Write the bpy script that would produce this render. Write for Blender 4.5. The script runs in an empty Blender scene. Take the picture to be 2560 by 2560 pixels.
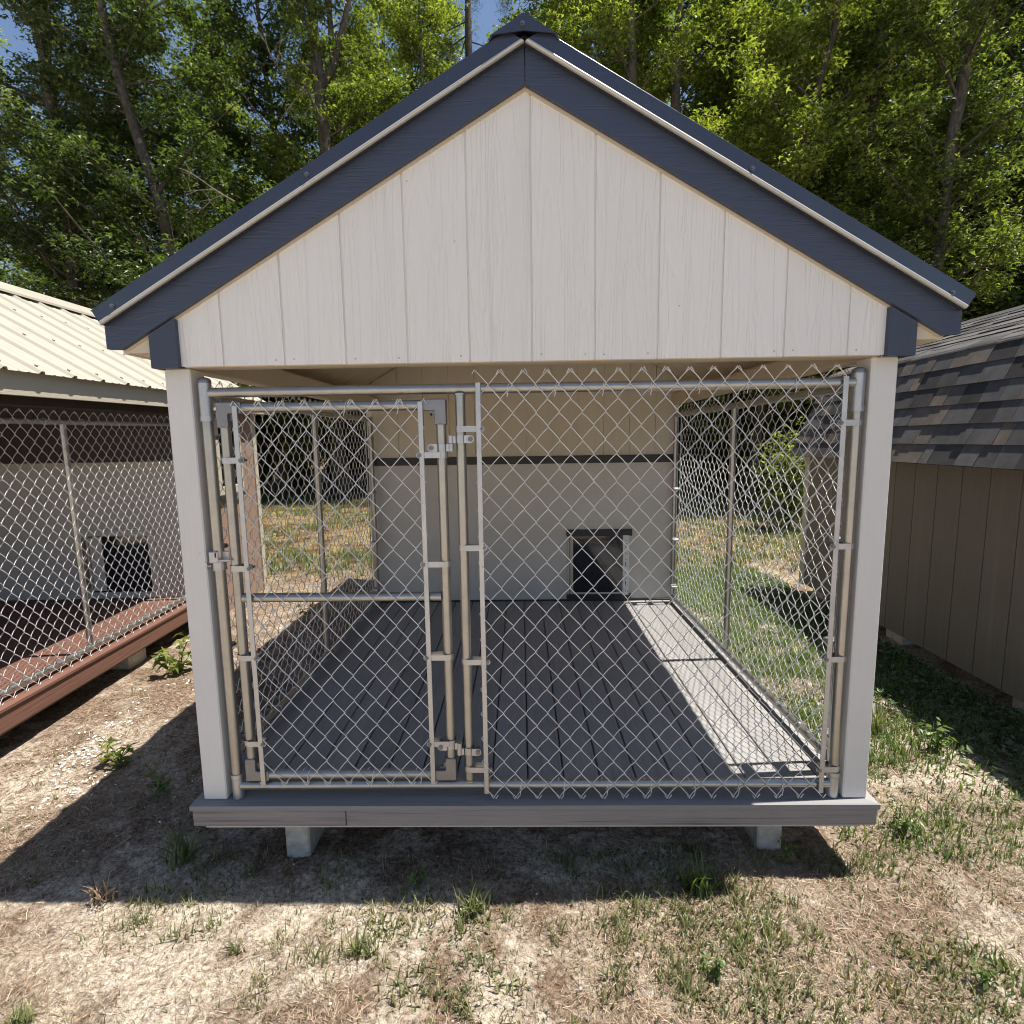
import bpy, bmesh, math, random
import numpy as np
from mathutils import Matrix, Vector, Euler

rnd = random.Random(7)
rng = np.random.default_rng(11)
sc = bpy.context.scene
COL = sc.collection
R = math.radians

# ------------------------------------------------------------------ camera, sky, sun, exposure
CAMP = Vector((-0.0094, -1.8526, 1.5928))
yaw, pitch, roll = 0.01802, 0.12905, -0.01457
fw = Vector((-math.sin(yaw) * math.cos(pitch), math.cos(yaw) * math.cos(pitch), -math.sin(pitch)))
rt = Vector((math.cos(yaw), math.sin(yaw), 0))
up = rt.cross(fw)
rt2 = math.cos(roll) * rt + math.sin(roll) * up
up2 = -math.sin(roll) * rt + math.cos(roll) * up
cam_d = bpy.data.cameras.new('camera')
cam_d.sensor_width = 36.0
cam_d.sensor_fit = 'HORIZONTAL'
cam_d.lens = 36.0 * 1379.4 / 2560.0
cam_d.clip_start = 0.02
cam_d.clip_end = 3000
cam = bpy.data.objects.new('camera', cam_d)
COL.objects.link(cam)
cam.matrix_world = Matrix(((rt2.x, up2.x, -fw.x, CAMP.x), (rt2.y, up2.y, -fw.y, CAMP.y), (rt2.z, up2.z, -fw.z, CAMP.z), (0, 0, 0, 1)))
sc.camera = cam

SUN_EL, SUN_AZ = 71.0, 3.5           # elevation; azimuth measured from +X towards +Y
w = bpy.data.worlds.new('World')
sc.world = w
w.use_nodes = True
wn = w.node_tree
sky = wn.nodes.new('ShaderNodeTexSky')
sky.sky_type = 'NISHITA'
sky.sun_disc = False
sky.sun_elevation = R(SUN_EL)
sky.sun_rotation = R(90 - SUN_AZ)
sky.air_density = 1.0
sky.dust_density = 0.6
sky.ozone_density = 1.0
wn.links.new(sky.outputs[0], wn.nodes['Background'].inputs[0])
wn.nodes['Background'].inputs[1].default_value = 0.067
sd = bpy.data.lights.new('sun', 'SUN')
sd.energy = 4.3
sd.angle = R(0.5)
sd.color = (1.0, 0.945, 0.86)
sun = bpy.data.objects.new('sun', sd)
COL.objects.link(sun)
sv = Vector((math.cos(R(SUN_EL)) * math.cos(R(SUN_AZ)), math.cos(R(SUN_EL)) * math.sin(R(SUN_AZ)), math.sin(R(SUN_EL))))
sun.rotation_euler = sv.to_track_quat('Z', 'Y').to_euler()
sun.location = (6, 0, 14)
sc.view_settings.view_transform = 'Standard'
sc.view_settings.look = 'None'
sc.view_settings.gamma = 1.0
sc.view_settings.exposure = 1.1
sc.view_settings.use_curve_mapping = False
sc.cycles.filter_width = 1.05
sc.cycles.caustics_reflective = False
sc.cycles.caustics_refractive = False
sc.cycles.max_bounces = 8
sc.cycles.diffuse_bounces = 5
sc.cycles.transparent_max_bounces = 8

# ------------------------------------------------------------------ mesh helpers
class MB:
    """collects vertices and faces of one mesh"""
    def __init__(s):
        s.v, s.q, s.t, s.n, s.poly = [], [], [], 0, []
    def add(s, V, Q=None, T=None):
        V = np.asarray(V, float).reshape(-1, 3)
        if Q is not None and len(Q):
            s.q.append(np.asarray(Q, int).reshape(-1, 4) + s.n)
        if T is not None and len(T):
            s.t.append(np.asarray(T, int).reshape(-1, 3) + s.n)
        s.v.append(V)
        s.n += len(V)
        return s
    def box(s, x0, x1, y0, y1, z0, z1, bev=0.0):
        b = min(bev, (x1 - x0) * .45, (y1 - y0) * .45, (z1 - z0) * .45)
        if b <= 0:
            V = [(x, y, z) for z in (z0, z1) for y in (y0, y1) for x in (x0, x1)]
            return s.add(V, [(0, 2, 3, 1), (4, 5, 7, 6), (0, 1, 5, 4), (2, 6, 7, 3), (0, 4, 6, 2), (1, 3, 7, 5)])
        c = np.array([(x0 + x1) / 2, (y0 + y1) / 2, (z0 + z1) / 2])
        h = np.array([(x1 - x0) / 2, (y1 - y0) / 2, (z1 - z0) / 2])
        V, idx = [], {}
        for sx in (-1, 1):
            for sy in (-1, 1):
                for sz in (-1, 1):
                    for a in range(3):
                        p = np.array([sx, sy, sz]) * (h - b)
                        p[a] = (sx, sy, sz)[a] * h[a]
                        idx[(sx, sy, sz, a)] = len(V)
                        V.append(c + p)
        Q, T = [], []
        for a in range(3):
            o = [k for k in range(3) if k != a]
            for sg in (-1, 1):
                f = []
                for (u, vv) in ((-1, -1), (1, -1), (1, 1), (-1, 1)):
                    k = [0, 0, 0]; k[a] = sg; k[o[0]] = u; k[o[1]] = vv
                    f.append(idx[(*k, a)])
                Q.append(f)
        for a in range(3):
            o = [k for k in range(3) if k != a]
            for u in (-1, 1):
                for vv in (-1, 1):
                    k0 = [0, 0, 0]; k0[o[0]] = u; k0[o[1]] = vv
                    k1 = list(k0); k0[a] = -1; k1[a] = 1
                    Q.append((idx[(*k0, o[0])], idx[(*k1, o[0])], idx[(*k1, o[1])], idx[(*k0, o[1])]))
        for sx in (-1, 1):
            for sy in (-1, 1):
                for sz in (-1, 1):
                    T.append([idx[(sx, sy, sz, a)] for a in range(3)])
        return s.add(V, Q, T)
    def prism(s, poly, a0, a1, axis='y'):
        """poly: list of 2D points; extruded along axis from a0 to a1"""
        n = len(poly)
        def P(p, a):
            return {'y': (p[0], a, p[1]), 'x': (a, p[0], p[1]), 'z': (p[0], p[1], a)}[axis]
        V = [P(p, a0) for p in poly] + [P(p, a1) for p in poly]
        Q = [(i, (i + 1) % n, n + (i + 1) % n, n + i) for i in range(n)]
        s.poly.append((tuple(range(s.n, s.n + n)), tuple(range(s.n + 2 * n - 1, s.n + n - 1, -1))))
        return s.add(V, Q)
    def tube(s, pts, r, n=10, cap=True, ref=None):
        P = np.asarray(pts, float)
        N = len(P)
        r = np.broadcast_to(np.asarray(r, float), (N,))
        T = np.gradient(P, axis=0)
        T /= np.linalg.norm(T, axis=1)[:, None] + 1e-12
        if ref is None:
            m = np.abs(T).mean(0)
            ref = np.eye(3)[int(np.argmin(m))]
        A = np.cross(T, ref); A /= np.linalg.norm(A, axis=1)[:, None] + 1e-12
        B = np.cross(T, A)
        ang = np.arange(n) * 2 * math.pi / n
        V = P[:, None, :] + r[:, None, None] * (np.cos(ang)[None, :, None] * A[:, None, :] + np.sin(ang)[None, :, None] * B[:, None, :])
        i = np.arange(N - 1)[:, None] * n; j = np.arange(n)[None, :]; j2 = (j + 1) % n
        Q = np.stack([i + j, i + j2, i + n + j2, i + n + j], -1).reshape(-1, 4)
        if cap:
            s.poly.append((tuple(range(s.n + n - 1, s.n - 1, -1)), tuple(range(s.n + (N - 1) * n, s.n + N * n))))
        return s.add(V.reshape(-1, 3), Q)
    def cyl(s, p0, p1, r, n=14):
        return s.tube([p0, p1], r, n)
    def mesh(s, name, mat, smooth=False):
        V = np.concatenate(s.v).astype(np.float32)
        Q = np.concatenate(s.q) if s.q else np.zeros((0, 4), int)
        T = np.concatenate(s.t) if s.t else np.zeros((0, 3), int)
        pol = [p for ab in s.poly for p in ab]
        loops = np.concatenate([Q.ravel(), T.ravel(), np.array([i for p in pol for i in p], int)]).astype(np.int32)
        tot = np.concatenate([np.full(len(Q), 4), np.full(len(T), 3), np.array([len(p) for p in pol], int)]).astype(np.int32)
        st = np.concatenate([[0], np.cumsum(tot)[:-1]]).astype(np.int32)
        me = bpy.data.meshes.new(name)
        me.vertices.add(len(V)); me.vertices.foreach_set('co', V.ravel())
        me.loops.add(len(loops)); me.loops.foreach_set('vertex_index', loops)
        me.polygons.add(len(tot)); me.polygons.foreach_set('loop_start', st); me.polygons.foreach_set('loop_total', tot)
        me.polygons.foreach_set('use_smooth', np.full(len(tot), bool(smooth)))
        me.update(calc_edges=True)
        me.validate()
        if len(tot) < 2500 and len(Q):
            bm = bmesh.new(); bm.from_mesh(me)
            bmesh.ops.recalc_face_normals(bm, faces=bm.faces)
            bm.to_mesh(me); bm.free()
        if mat is not None:
            me.materials.append(mat)
        return me
    def build(s, name, mat, parent=None, smooth=False, loc=(0, 0, 0), kind=None):
        return link(name, s.mesh(name, mat, smooth), parent, loc, kind)

def link(name, me, parent=None, loc=(0, 0, 0), kind=None, rot=None):
    o = bpy.data.objects.new(name, me)
    COL.objects.link(o)
    o.location = loc
    if rot is not None:
        o.rotation_euler = rot
    if parent is not None:
        o.parent = parent
    if kind:
        o['kind'] = kind
    return o

def thing(name, label, cat, loc=(0, 0, 0), rot=(0, 0, 0), group=None):
    o = bpy.data.objects.new(name, None)
    COL.objects.link(o)
    o.empty_display_size = 0.1
    o.location = loc; o.rotation_euler = rot
    o['label'] = label; o['category'] = cat
    if group: o['group'] = group
    return o

def tag(o, label=None, cat=None, group=None, kind=None):
    if label: o['label'] = label
    if cat: o['category'] = cat
    if group: o['group'] = group
    if kind: o['kind'] = kind
    return o

def smooth_by_angle(o, deg=35):
    me = o.data
    me.polygons.foreach_set('use_smooth', np.ones(len(me.polygons), bool))
    me.set_sharp_from_angle(angle=R(deg))
    return o

# ------------------------------------------------------------------ materials
def newmat(name):
    m = bpy.data.materials.new(name)
    m.use_nodes = True
    nt = m.node_tree
    b = nt.nodes['Principled BSDF']
    return m, nt, b

def nd(nt, typ, **kw):
    n = nt.nodes.new(typ)
    for k, v in kw.items():
        if k.startswith('_'):
            setattr(n, k[1:], v)
        else:
            n.inputs[k.replace('__', ' ')].default_value = v
    return n

def ramp(nt, fac, stops, interp='LINEAR'):
    n = nt.nodes.new('ShaderNodeValToRGB')
    n.color_ramp.interpolation = interp
    e = n.color_ramp.elements
    while len(e) < len(stops): e.new(0.5)
    for x, (p, c) in zip(e, stops):
        x.position = p
        x.color = (*c, 1) if len(c) == 3 else c
    nt.links.new(fac, n.inputs[0])
    return n

def coords(nt, scale=(1, 1, 1), rnd_off=False, kind='Object'):
    tc = nt.nodes.new('ShaderNodeTexCoord')
    mp = nt.nodes.new('ShaderNodeMapping')
    mp.inputs['Scale'].default_value = scale
    nt.links.new(tc.outputs[kind], mp.inputs['Vector'])
    if rnd_off:
        oi = nt.nodes.new('ShaderNodeObjectInfo')
        mu = nt.nodes.new('ShaderNodeVectorMath'); mu.operation = 'SCALE'
        cb = nt.nodes.new('ShaderNodeCombineXYZ')
        for k in range(3): nt.links.new(oi.outputs['Random'], cb.inputs[k])
        nt.links.new(cb.outputs[0], mu.inputs[0]); mu.inputs['Scale'].default_value = 37.0
        nt.links.new(mu.outputs[0], mp.inputs['Location'])
    return mp.outputs[0]

def noise(nt, vec, scale, detail=4, rough=0.55, dist=0.0):
    n = nd(nt, 'ShaderNodeTexNoise', Scale=scale, Detail=detail, Roughness=rough, Distortion=dist)
    nt.links.new(vec, n.inputs['Vector'])
    return n.outputs['Fac']

def mixc(nt, fac, a, b, mode='MIX'):
    n = nt.nodes.new('ShaderNodeMix'); n.data_type = 'RGBA'; n.blend_type = mode
    if hasattr(fac, 'links'): nt.links.new(fac, n.inputs[0])
    else: n.inputs[0].default_value = fac
    for k, x in ((6, a), (7, b)):
        if hasattr(x, 'links'): nt.links.new(x, n.inputs[k])
        else: n.inputs[k].default_value = (*x, 1)
    return n.outputs[2]

def math_(nt, op, a, b=0.0, clamp=False):
    n = nt.nodes.new('ShaderNodeMath'); n.operation = op; n.use_clamp = clamp
    for k, x in ((0, a), (1, b)):
        if hasattr(x, 'links'): nt.links.new(x, n.inputs[k])
        else: n.inputs[k].default_value = x
    return n.outputs[0]

def bump(nt, b, h, strength, dist=0.002):
    n = nt.nodes.new('ShaderNodeBump')
    n.inputs['Strength'].default_value = strength
    n.inputs['Distance'].default_value = dist
    nt.links.new(h, n.inputs['Height'])
    nt.links.new(n.outputs[0], b.inputs['Normal'])
    return n

def scaled(c, k): return tuple(min(1, x * k) for x in c)

def mat_wood_paint(name, col, axis='z', rough=0.5, strength=0.35, var=0.12, gscale=1.0, spots=True, dist=0.002, streak=0.0, streak_col=(.3, .27, .24), sf=14, sl=.4, ovar=.0):
    """painted engineered-wood siding: embossed cedar grain along an axis"""
    m, nt, b = newmat(name)
    s = {'x': (2.2, 30, 30), 'y': (30, 2.2, 30), 'z': (30, 30, 2.2)}[axis]
    v = coords(nt, s, True)
    wv = {'x': (0.55, 9, 9), 'y': (9, 0.55, 9), 'z': (9, 9, 0.55)}[axis]
    v2 = coords(nt, wv, True)
    g1 = noise(nt, v, 3.0 * gscale, 5, .65, .3)
    g2 = noise(nt, v2, 1.0 * gscale, 3, .5, .6)
    rings = math_(nt, 'FRACT', math_(nt, 'MULTIPLY', g2, 11.0))
    rr = ramp(nt, rings, [(0.0, (0, 0, 0)), (0.12, (1, 1, 1)), (0.8, (.8, .8, .8)), (1.0, (0, 0, 0))])
    h = math_(nt, 'ADD', math_(nt, 'MULTIPLY', g1, 0.8), math_(nt, 'MULTIPLY', rr.outputs[0], 0.55))
    bump(nt, b, h, strength, dist)
    big = noise(nt, coords(nt, (1, 1, 1), True), 2.3, 4, .6)
    c = ramp(nt, math_(nt, 'ADD', math_(nt, 'MULTIPLY', g1, .5), math_(nt, 'MULTIPLY', big, .5)),
             [(0.25, scaled(col, 1 - var)), (0.75, scaled(col, 1 + var * .6))]).outputs[0]
    if spots:
        vo = nd(nt, 'ShaderNodeTexVoronoi', Scale=17.0); vo.feature = 'F1'
        nt.links.new(coords(nt, (1, 1, 1), True), vo.inputs['Vector'])
        sp = ramp(nt, vo.outputs['Distance'], [(0.035, (1, 1, 1)), (0.06, (0, 0, 0))])
        rare = math_(nt, 'GREATER_THAN', noise(nt, coords(nt, (1, 1, 1), True), 9.0, 1), 0.62)
        c = mixc(nt, math_(nt, 'MULTIPLY', math_(nt, 'MULTIPLY', sp.outputs[0], rare), 0.55), c, scaled(col, .3))
    if streak > 0:
        sk = {'x': (sl, sf, sf), 'y': (sf, sl, sf), 'z': (sf, sf, sl)}[axis]
        st = ramp(nt, noise(nt, coords(nt, sk, True), 1.0, 3, .6), [(0.52, (0, 0, 0)), (0.72, (1, 1, 1))])
        c = mixc(nt, math_(nt, 'MULTIPLY', st.outputs[0], streak), c, streak_col)
    if ovar > 0:
        oi = nt.nodes.new('ShaderNodeObjectInfo')
        c = mixc(nt, 1.0, c, ramp(nt, oi.outputs['Random'], [(0, (1 - ovar,) * 3), (1, (1 + ovar * .7,) * 3)]).outputs[0], 'MULTIPLY')
    nt.links.new(c, b.inputs['Base Color'])
    b.inputs['Roughness'].default_value = rough
    b.inputs['Specular IOR Level'].default_value = 0.4
    return m

def mat_plain(name, col, rough=0.5, metal=0.0, var=0.1, nscale=6.0, bstr=0.0, bscale=60, spec=0.5):
    m, nt, b = newmat(name)
    v = coords(nt, (1, 1, 1), True)
    n = noise(nt, v, nscale, 5, .6)
    c = ramp(nt, n, [(0.3, scaled(col, 1 - var)), (0.7, scaled(col, 1 + var))])
    nt.links.new(c.outputs[0], b.inputs['Base Color'])
    rr = ramp(nt, noise(nt, v, nscale * 2.3, 3), [(0.3, (rough * .85,) * 3), (0.7, (min(1, rough * 1.2),) * 3)])
    nt.links.new(rr.outputs[0], b.inputs['Roughness'])
    b.inputs['Metallic'].default_value = metal
    b.inputs['Specular IOR Level'].default_value = spec
    if bstr > 0:
        bump(nt, b, noise(nt, v, bscale, 4, .6), bstr, .002)
    return m

def mat_galv(name, col=(.56, .56, .55), rough=.33, stain=True, axis=None):
    m, nt, b = newmat(name)
    v = coords(nt, (1, 1, 1), True)
    sp = nd(nt, 'ShaderNodeTexVoronoi', Scale=90.0)
    nt.links.new(v, sp.inputs['Vector'])
    c = ramp(nt, noise(nt, v, 14, 5, .65), [(0.3, scaled(col, .9)), (0.7, scaled(col, 1.08))]).outputs[0]
    c = mixc(nt, math_(nt, 'MULTIPLY', sp.outputs['Distance'], .04), c, (.75, .76, .78))
    if stain:
        st = ramp(nt, noise(nt, coords(nt, (6, 6, 30), True), 1.2, 6, .7), [(0.68, (0, 0, 0)), (0.8, (1, 1, 1))])
        c = mixc(nt, math_(nt, 'MULTIPLY', st.outputs[0], .35), c, (.2, .16, .11))
    nt.links.new(c, b.inputs['Base Color'])
    b.inputs['Metallic'].default_value = 0.85
    rr = ramp(nt, noise(nt, v, 12, 4), [(0.3, (rough * .9,) * 3), (0.7, (rough * 1.2,) * 3)])
    nt.links.new(rr.outputs[0], b.inputs['Roughness'])
    pass
    return m

PAINT = (.80, .785, .755)
M = {}
M['siding'] = mat_wood_paint('siding_paint', PAINT, 'z', .5, .65, .03, gscale=1.4, dist=.003, streak=.1, streak_col=(.5, .46, .4), sf=9, sl=.5, ovar=.03)
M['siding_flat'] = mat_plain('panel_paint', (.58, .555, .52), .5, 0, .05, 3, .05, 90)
M['soffit'] = mat_wood_paint('soffit_paint', (.66, .59, .47), 'x', .55, .3, .1, spots=False)
M['trim_tan'] = mat_wood_paint('tan_edge_paint', (.60, .52, .40), 'x', .55, .25, .1, spots=False)
M['inner'] = mat_wood_paint('siding_paint_warm_shade', (.62, .57, .475), 'z', .55, .4, .06)  # gable siding paint with the run's warm shade put into its colour
M['post'] = mat_wood_paint('post_paint', (.70, .69, .67), 'z', .42, .16, .06)
M['rake'] = mat_wood_paint('slate_blue_paint', (.055, .07, .112), 'x', .4, .5, .12, gscale=1.5, spots=False)
M['rake_v'] = mat_wood_paint('slate_blue_paint_upright', (.052, .065, .102), 'z', .42, .4, .12, spots=False)
M['metal_blue'] = mat_plain('slate_metal', (.062, .07, .095), .26, .4, .08, 4, .02, 40, .8)
M['galvalume'] = mat_plain('bare_trim_metal', (.5, .495, .46), .3, .3, .06, 5)
M['deck'] = mat_wood_paint('grey_composite_deck', (.31, .302, .295), 'y', .62, .6, .2, gscale=1.3, spots=False, dist=.003, streak=.45, streak_col=(.17, .165, .165), sf=85, sl=1.4, ovar=.13)
M['deck_x'] = mat_wood_paint('grey_composite_edge', (.25, .245, .25), 'x', .6, .4, .2, gscale=1.2, spots=False, dist=.003, streak=.4, streak_col=(.14, .13, .135), sf=80, sl=1.2)
M['fascia'] = mat_wood_paint('grey_composite_fascia', (.27, .25, .25), 'x', .62, .5, .22, gscale=1.2, spots=True, dist=.003, streak=.75, streak_col=(.085, .078, .08), sf=75, sl=1.6)
M['band'] = mat_plain('dark_trim', (.03, .03, .034), .5, 0, .1, 5, .1, 50)
M['lumber'] = mat_plain('treated_lumber', (.18, .14, .09), .8, 0, .25, 8, .2, 60)
M['block'] = mat_plain('concrete', (.48, .455, .42), .95, 0, .28, 22, .8, 140, .2)
M['galv'] = mat_galv('galvanised_pipe', (.40, .395, .375), .3)
M['galv_band'] = mat_galv('galvanised_fitting', (.5, .51, .53), .42, False)
M['alu'] = mat_galv('cast_corner', (.26, .26, .275), .45, False)
M['wire'] = mat_plain('galvanised_wire', (.74, .74, .73), .4, .25, .12, 20)
M['bolt'] = mat_plain('bolt_steel', (.2, .205, .225), .4, .8, .15, 30)
M['glass'] = mat_plain('dark_flap', (.012, .013, .02), .06, 0, .1, 3, 0, 1, .9)
M['rail_w'] = mat_plain('white_plastic', (.78, .77, .74), .5, 0, .05, 8)
M['hole'] = mat_plain('black_recess', (.012, .012, .012), .8, 0, .1, 5)
M['cream'] = mat_wood_paint('cream_paint', (.48, .44, .345), 'y', .55, .35, .06, spots=False)
M['cream_metal'] = mat_plain('cream_roof_metal', (.35, .325, .265), .55, .08, .05, 3)
M['brown_sid'] = mat_wood_paint('brown_siding_paint', (.30, .205, .16), 'z', .6, .5, .12)
M['brown_dark'] = mat_wood_paint('dark_brown_paint', (.052, .037, .03), 'z', .6, .4, .15)
M['red_deck'] = mat_wood_paint('redwood_composite', (.165, .082, .06), 'y', .65, .5, .2, gscale=1.3, spots=False, dist=.003, streak=.4, streak_col=(.11, .055, .04), sf=80, sl=1.4)
M['panel_l'] = mat_plain('beige_panel', (.47, .44, .40), .55, 0, .05, 3, .05, 90)
M['shed_sid'] = mat_wood_paint('shed_stain', (.175, .145, .118), 'z', .7, .45, .18, streak=.55, streak_col=(.22, .18, .15), ovar=.1)
M['pane'] = mat_plain('window_glass', (.01, .012, .014), .05, 0, .1, 3, 0, 1, .8)

# asphalt shingle: granules, colour picked per shingle
def mat_shingle():
    m, nt, b = newmat('asphalt_shingle')
    oi = nt.nodes.new('ShaderNodeObjectInfo')
    base = ramp(nt, oi.outputs['Random'], [(0.0, (.06, .058, .058)), (0.16, (.09, .088, .09)), (0.34, (.112, .11, .11)), (0.5, (.048, .045, .046)),
                                           (0.62, (.14, .12, .105)), (0.76, (.094, .092, .095)), (0.92, (.12, .104, .093))], 'CONSTANT').outputs[0]
    v = coords(nt, (1, 1, 1), True)
    g = noise(nt, v, 420, 2, .7)
    gg = ramp(nt, g, [(0.3, (.45, .45, .45)), (0.5, (1, 1, 1)), (0.72, (1.7, 1.65, 1.6))])
    c = mixc(nt, 1.0, base, gg.outputs[0], 'MULTIPLY')
    big = ramp(nt, noise(nt, v, 9, 3), [(0.3, (.75, .75, .75)), (0.7, (1.2, 1.17, 1.15))])
    c = mixc(nt, 1.0, c, big.outputs[0], 'MULTIPLY')
    nt.links.new(c, b.inputs['Base Color'])
    b.inputs['Roughness'].default_value = .9
    b.inputs['Specular IOR Level'].default_value = .25
    bump(nt, b, g, .9, .003)
    return m
M['shingle'] = mat_shingle()

def mat_leaf(name, dark, mid, light, trans=0.35, tcol=None, rough=.45):
    m, nt, b = newmat(name)
    g = nt.nodes.new('ShaderNodeNewGeometry')
    c = ramp(nt, g.outputs['Random Per Island'], [(0.0, dark), (0.5, mid), (1.0, light)]).outputs[0]
    nt.links.new(c, b.inputs['Base Color'])
    b.inputs['Roughness'].default_value = rough
    b.inputs['Specular IOR Level'].default_value = .6
    tr = nt.nodes.new('ShaderNodeBsdfTranslucent')
    tc = mixc(nt, 1.0, c, tcol or (1.6, 1.75, .6), 'MULTIPLY')
    nt.links.new(tc, tr.inputs['Color'])
    mx = nt.nodes.new('ShaderNodeMixShader')
    mx.inputs[0].default_value = trans
    nt.links.new(b.outputs[0], mx.inputs[1]); nt.links.new(tr.outputs[0], mx.inputs[2])
    nt.links.new(mx.outputs[0], nt.nodes['Material Output'].inputs['Surface'])
    return m
M['leaf'] = mat_leaf('broad_leaf', (.03, .05, .010), (.085, .118, .026), (.22, .25, .07), .48)
M['leaf_dk'] = mat_leaf('deep_leaf', (.02, .038, .010), (.045, .072, .022), (.125, .155, .052), .4)
M['leaf_lt'] = mat_leaf('young_leaf', (.06, .09, .014), (.14, .172, .036), (.30, .325, .09), .5)
M['needle'] = mat_leaf('pine_needle', (.025, .04, .02), (.045, .065, .03), (.075, .085, .045), .15)
M['grass'] = mat_leaf('green_blade', (.085, .105, .04), (.15, .17, .065), (.27, .255, .12), .3)
M['grass_green'] = mat_leaf('lawn_blade', (.06, .10, .028), (.105, .165, .042), (.19, .24, .075), .35)
M['weed'] = mat_leaf('weed_leaf', (.07, .115, .03), (.11, .165, .042), (.17, .22, .06), .35)
M['cover'] = mat_leaf('ground_cover_leaf', (.035, .06, .022), (.06, .095, .03), (.1, .135, .045), .28)
M['straw'] = mat_leaf('dry_straw', (.11, .07, .045), (.31, .225, .15), (.58, .47, .345), .12, (1, .95, .8), .7)
M['brown_leaf'] = mat_leaf('dead_leaf', (.12, .065, .03), (.22, .12, .055), (.36, .22, .11), .2, (1.2, .9, .6), .7)

def mat_bark(name, a, b_, c_):
    m, nt, b = newmat(name)
    v = coords(nt, (1, 1, .35), True)
    n1 = noise(nt, v, 22, 6, .7, .4)
    n2 = noise(nt, coords(nt, (1, 1, 1), True), 2.2, 4, .6)
    c = ramp(nt, math_(nt, 'ADD', math_(nt, 'MULTIPLY', n1, .65), math_(nt, 'MULTIPLY', n2, .35)), [(.36, a), (.52, b_), (.66, c_)])
    nt.links.new(c.outputs[0], b.inputs['Base Color'])
    b.inputs['Roughness'].default_value = .95
    b.inputs['Specular IOR Level'].default_value = .2
    bump(nt, b, n1, 1.0, .03)
    return m
M['bark'] = mat_bark('grey_bark', (.035, .03, .025), (.09, .078, .066), (.18, .162, .14))
M['twig'] = mat_bark('pale_twig', (.14, .12, .1), (.22, .2, .17), (.32, .3, .26))

def mat_ground():
    m, nt, b = newmat('sandy_ground')
    tc = nt.nodes.new('ShaderNodeTexCoord')
    sep = nt.nodes.new('ShaderNodeSeparateXYZ')
    nt.links.new(tc.outputs['Object'], sep.inputs[0])
    v = coords(nt)
    n_big = noise(nt, v, 1.15, 4, .55)
    n_mid = noise(nt, v, 5.0, 5, .62, .4)
    n_fine = noise(nt, v, 60, 5, .7)
    n_grain = noise(nt, v, 330, 3, .7)
    vo = nd(nt, 'ShaderNodeTexVoronoi', Scale=26.0); nt.links.new(v, vo.inputs['Vector'])
    sand = ramp(nt, n_fine, [(.28, (.40, .32, .245)), (.46, (.62, .53, .425)), (.66, (.78, .705, .605))]).outputs[0]
    litter = ramp(nt, n_fine, [(.3, (.085, .05, .03)), (.5, (.21, .135, .09)), (.68, (.36, .26, .18))]).outputs[0]
    f = ramp(nt, math_(nt, 'ADD', math_(nt, 'MULTIPLY', n_mid, .6), math_(nt, 'MULTIPLY', n_big, .4)), [(.455, (0, 0, 0)), (.575, (1, 1, 1))]).outputs[0]
    # more brown litter along the strip left of the kennel
    left = nt.nodes.new('ShaderNodeMapRange'); left.inputs[1].default_value = -.9; left.inputs[2].default_value = -1.7
    nt.links.new(sep.outputs[0], left.inputs[0])
    far = nt.nodes.new('ShaderNodeMapRange'); far.inputs[1].default_value = .4; far.inputs[2].default_value = 1.4
    nt.links.new(sep.outputs[1], far.inputs[0])
    lf = math_(nt, 'MULTIPLY', left.outputs[0], far.outputs[0], True)
    f = math_(nt, 'ADD', f, math_(nt, 'MULTIPLY', lf, .5), True)
    col = mixc(nt, math_(nt, 'MULTIPLY', f, .85), sand, litter)
    # pits and crumbs
    pit = ramp(nt, math_(nt, 'ADD', math_(nt, 'MULTIPLY', n_grain, .55), math_(nt, 'MULTIPLY', n_fine, .45)), [(.38, (.3, .26, .22)), (.47, (.86, .85, .83)), (.54, (1.05, 1.04, 1.03)), (.66, (1.32, 1.3, 1.27))])
    col = mixc(nt, 1.0, col, pit.outputs[0], 'MULTIPLY')
    # distance: leaf litter and grassy soil behind the buildings
    d = nt.nodes.new('ShaderNodeMapRange'); d.inputs[1].default_value = 4.2; d.inputs[2].default_value = 6.5
    nt.links.new(math_(nt, 'ADD', sep.outputs[1], math_(nt, 'MULTIPLY', n_big, 2.0)), d.inputs[0])
    back = ramp(nt, noise(nt, v, 3.2, 5, .65), [(.36, (.075, .05, .026)), (.48, (.19, .12, .055)), (.57, (.32, .25, .12)), (.66, (.15, .16, .055))]).outputs[0]
    back = mixc(nt, 1.0, back, pit.outputs[0], 'MULTIPLY')
    col = mixc(nt, d.outputs[0], col, back)
    nt.links.new(col, b.inputs['Base Color'])
    b.inputs['Roughness'].default_value = .97
    b.inputs['Specular IOR Level'].default_value = .12
    h = math_(nt, 'ADD', math_(nt, 'MULTIPLY', n_fine, .7), math_(nt, 'MULTIPLY', n_grain, .45))
    bump(nt, b, math_(nt, 'ADD', h, math_(nt, 'MULTIPLY', noise(nt, v, 150, 4, .65), .8)), 1.0, .016)
    return m
M['ground'] = mat_ground()

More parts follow.
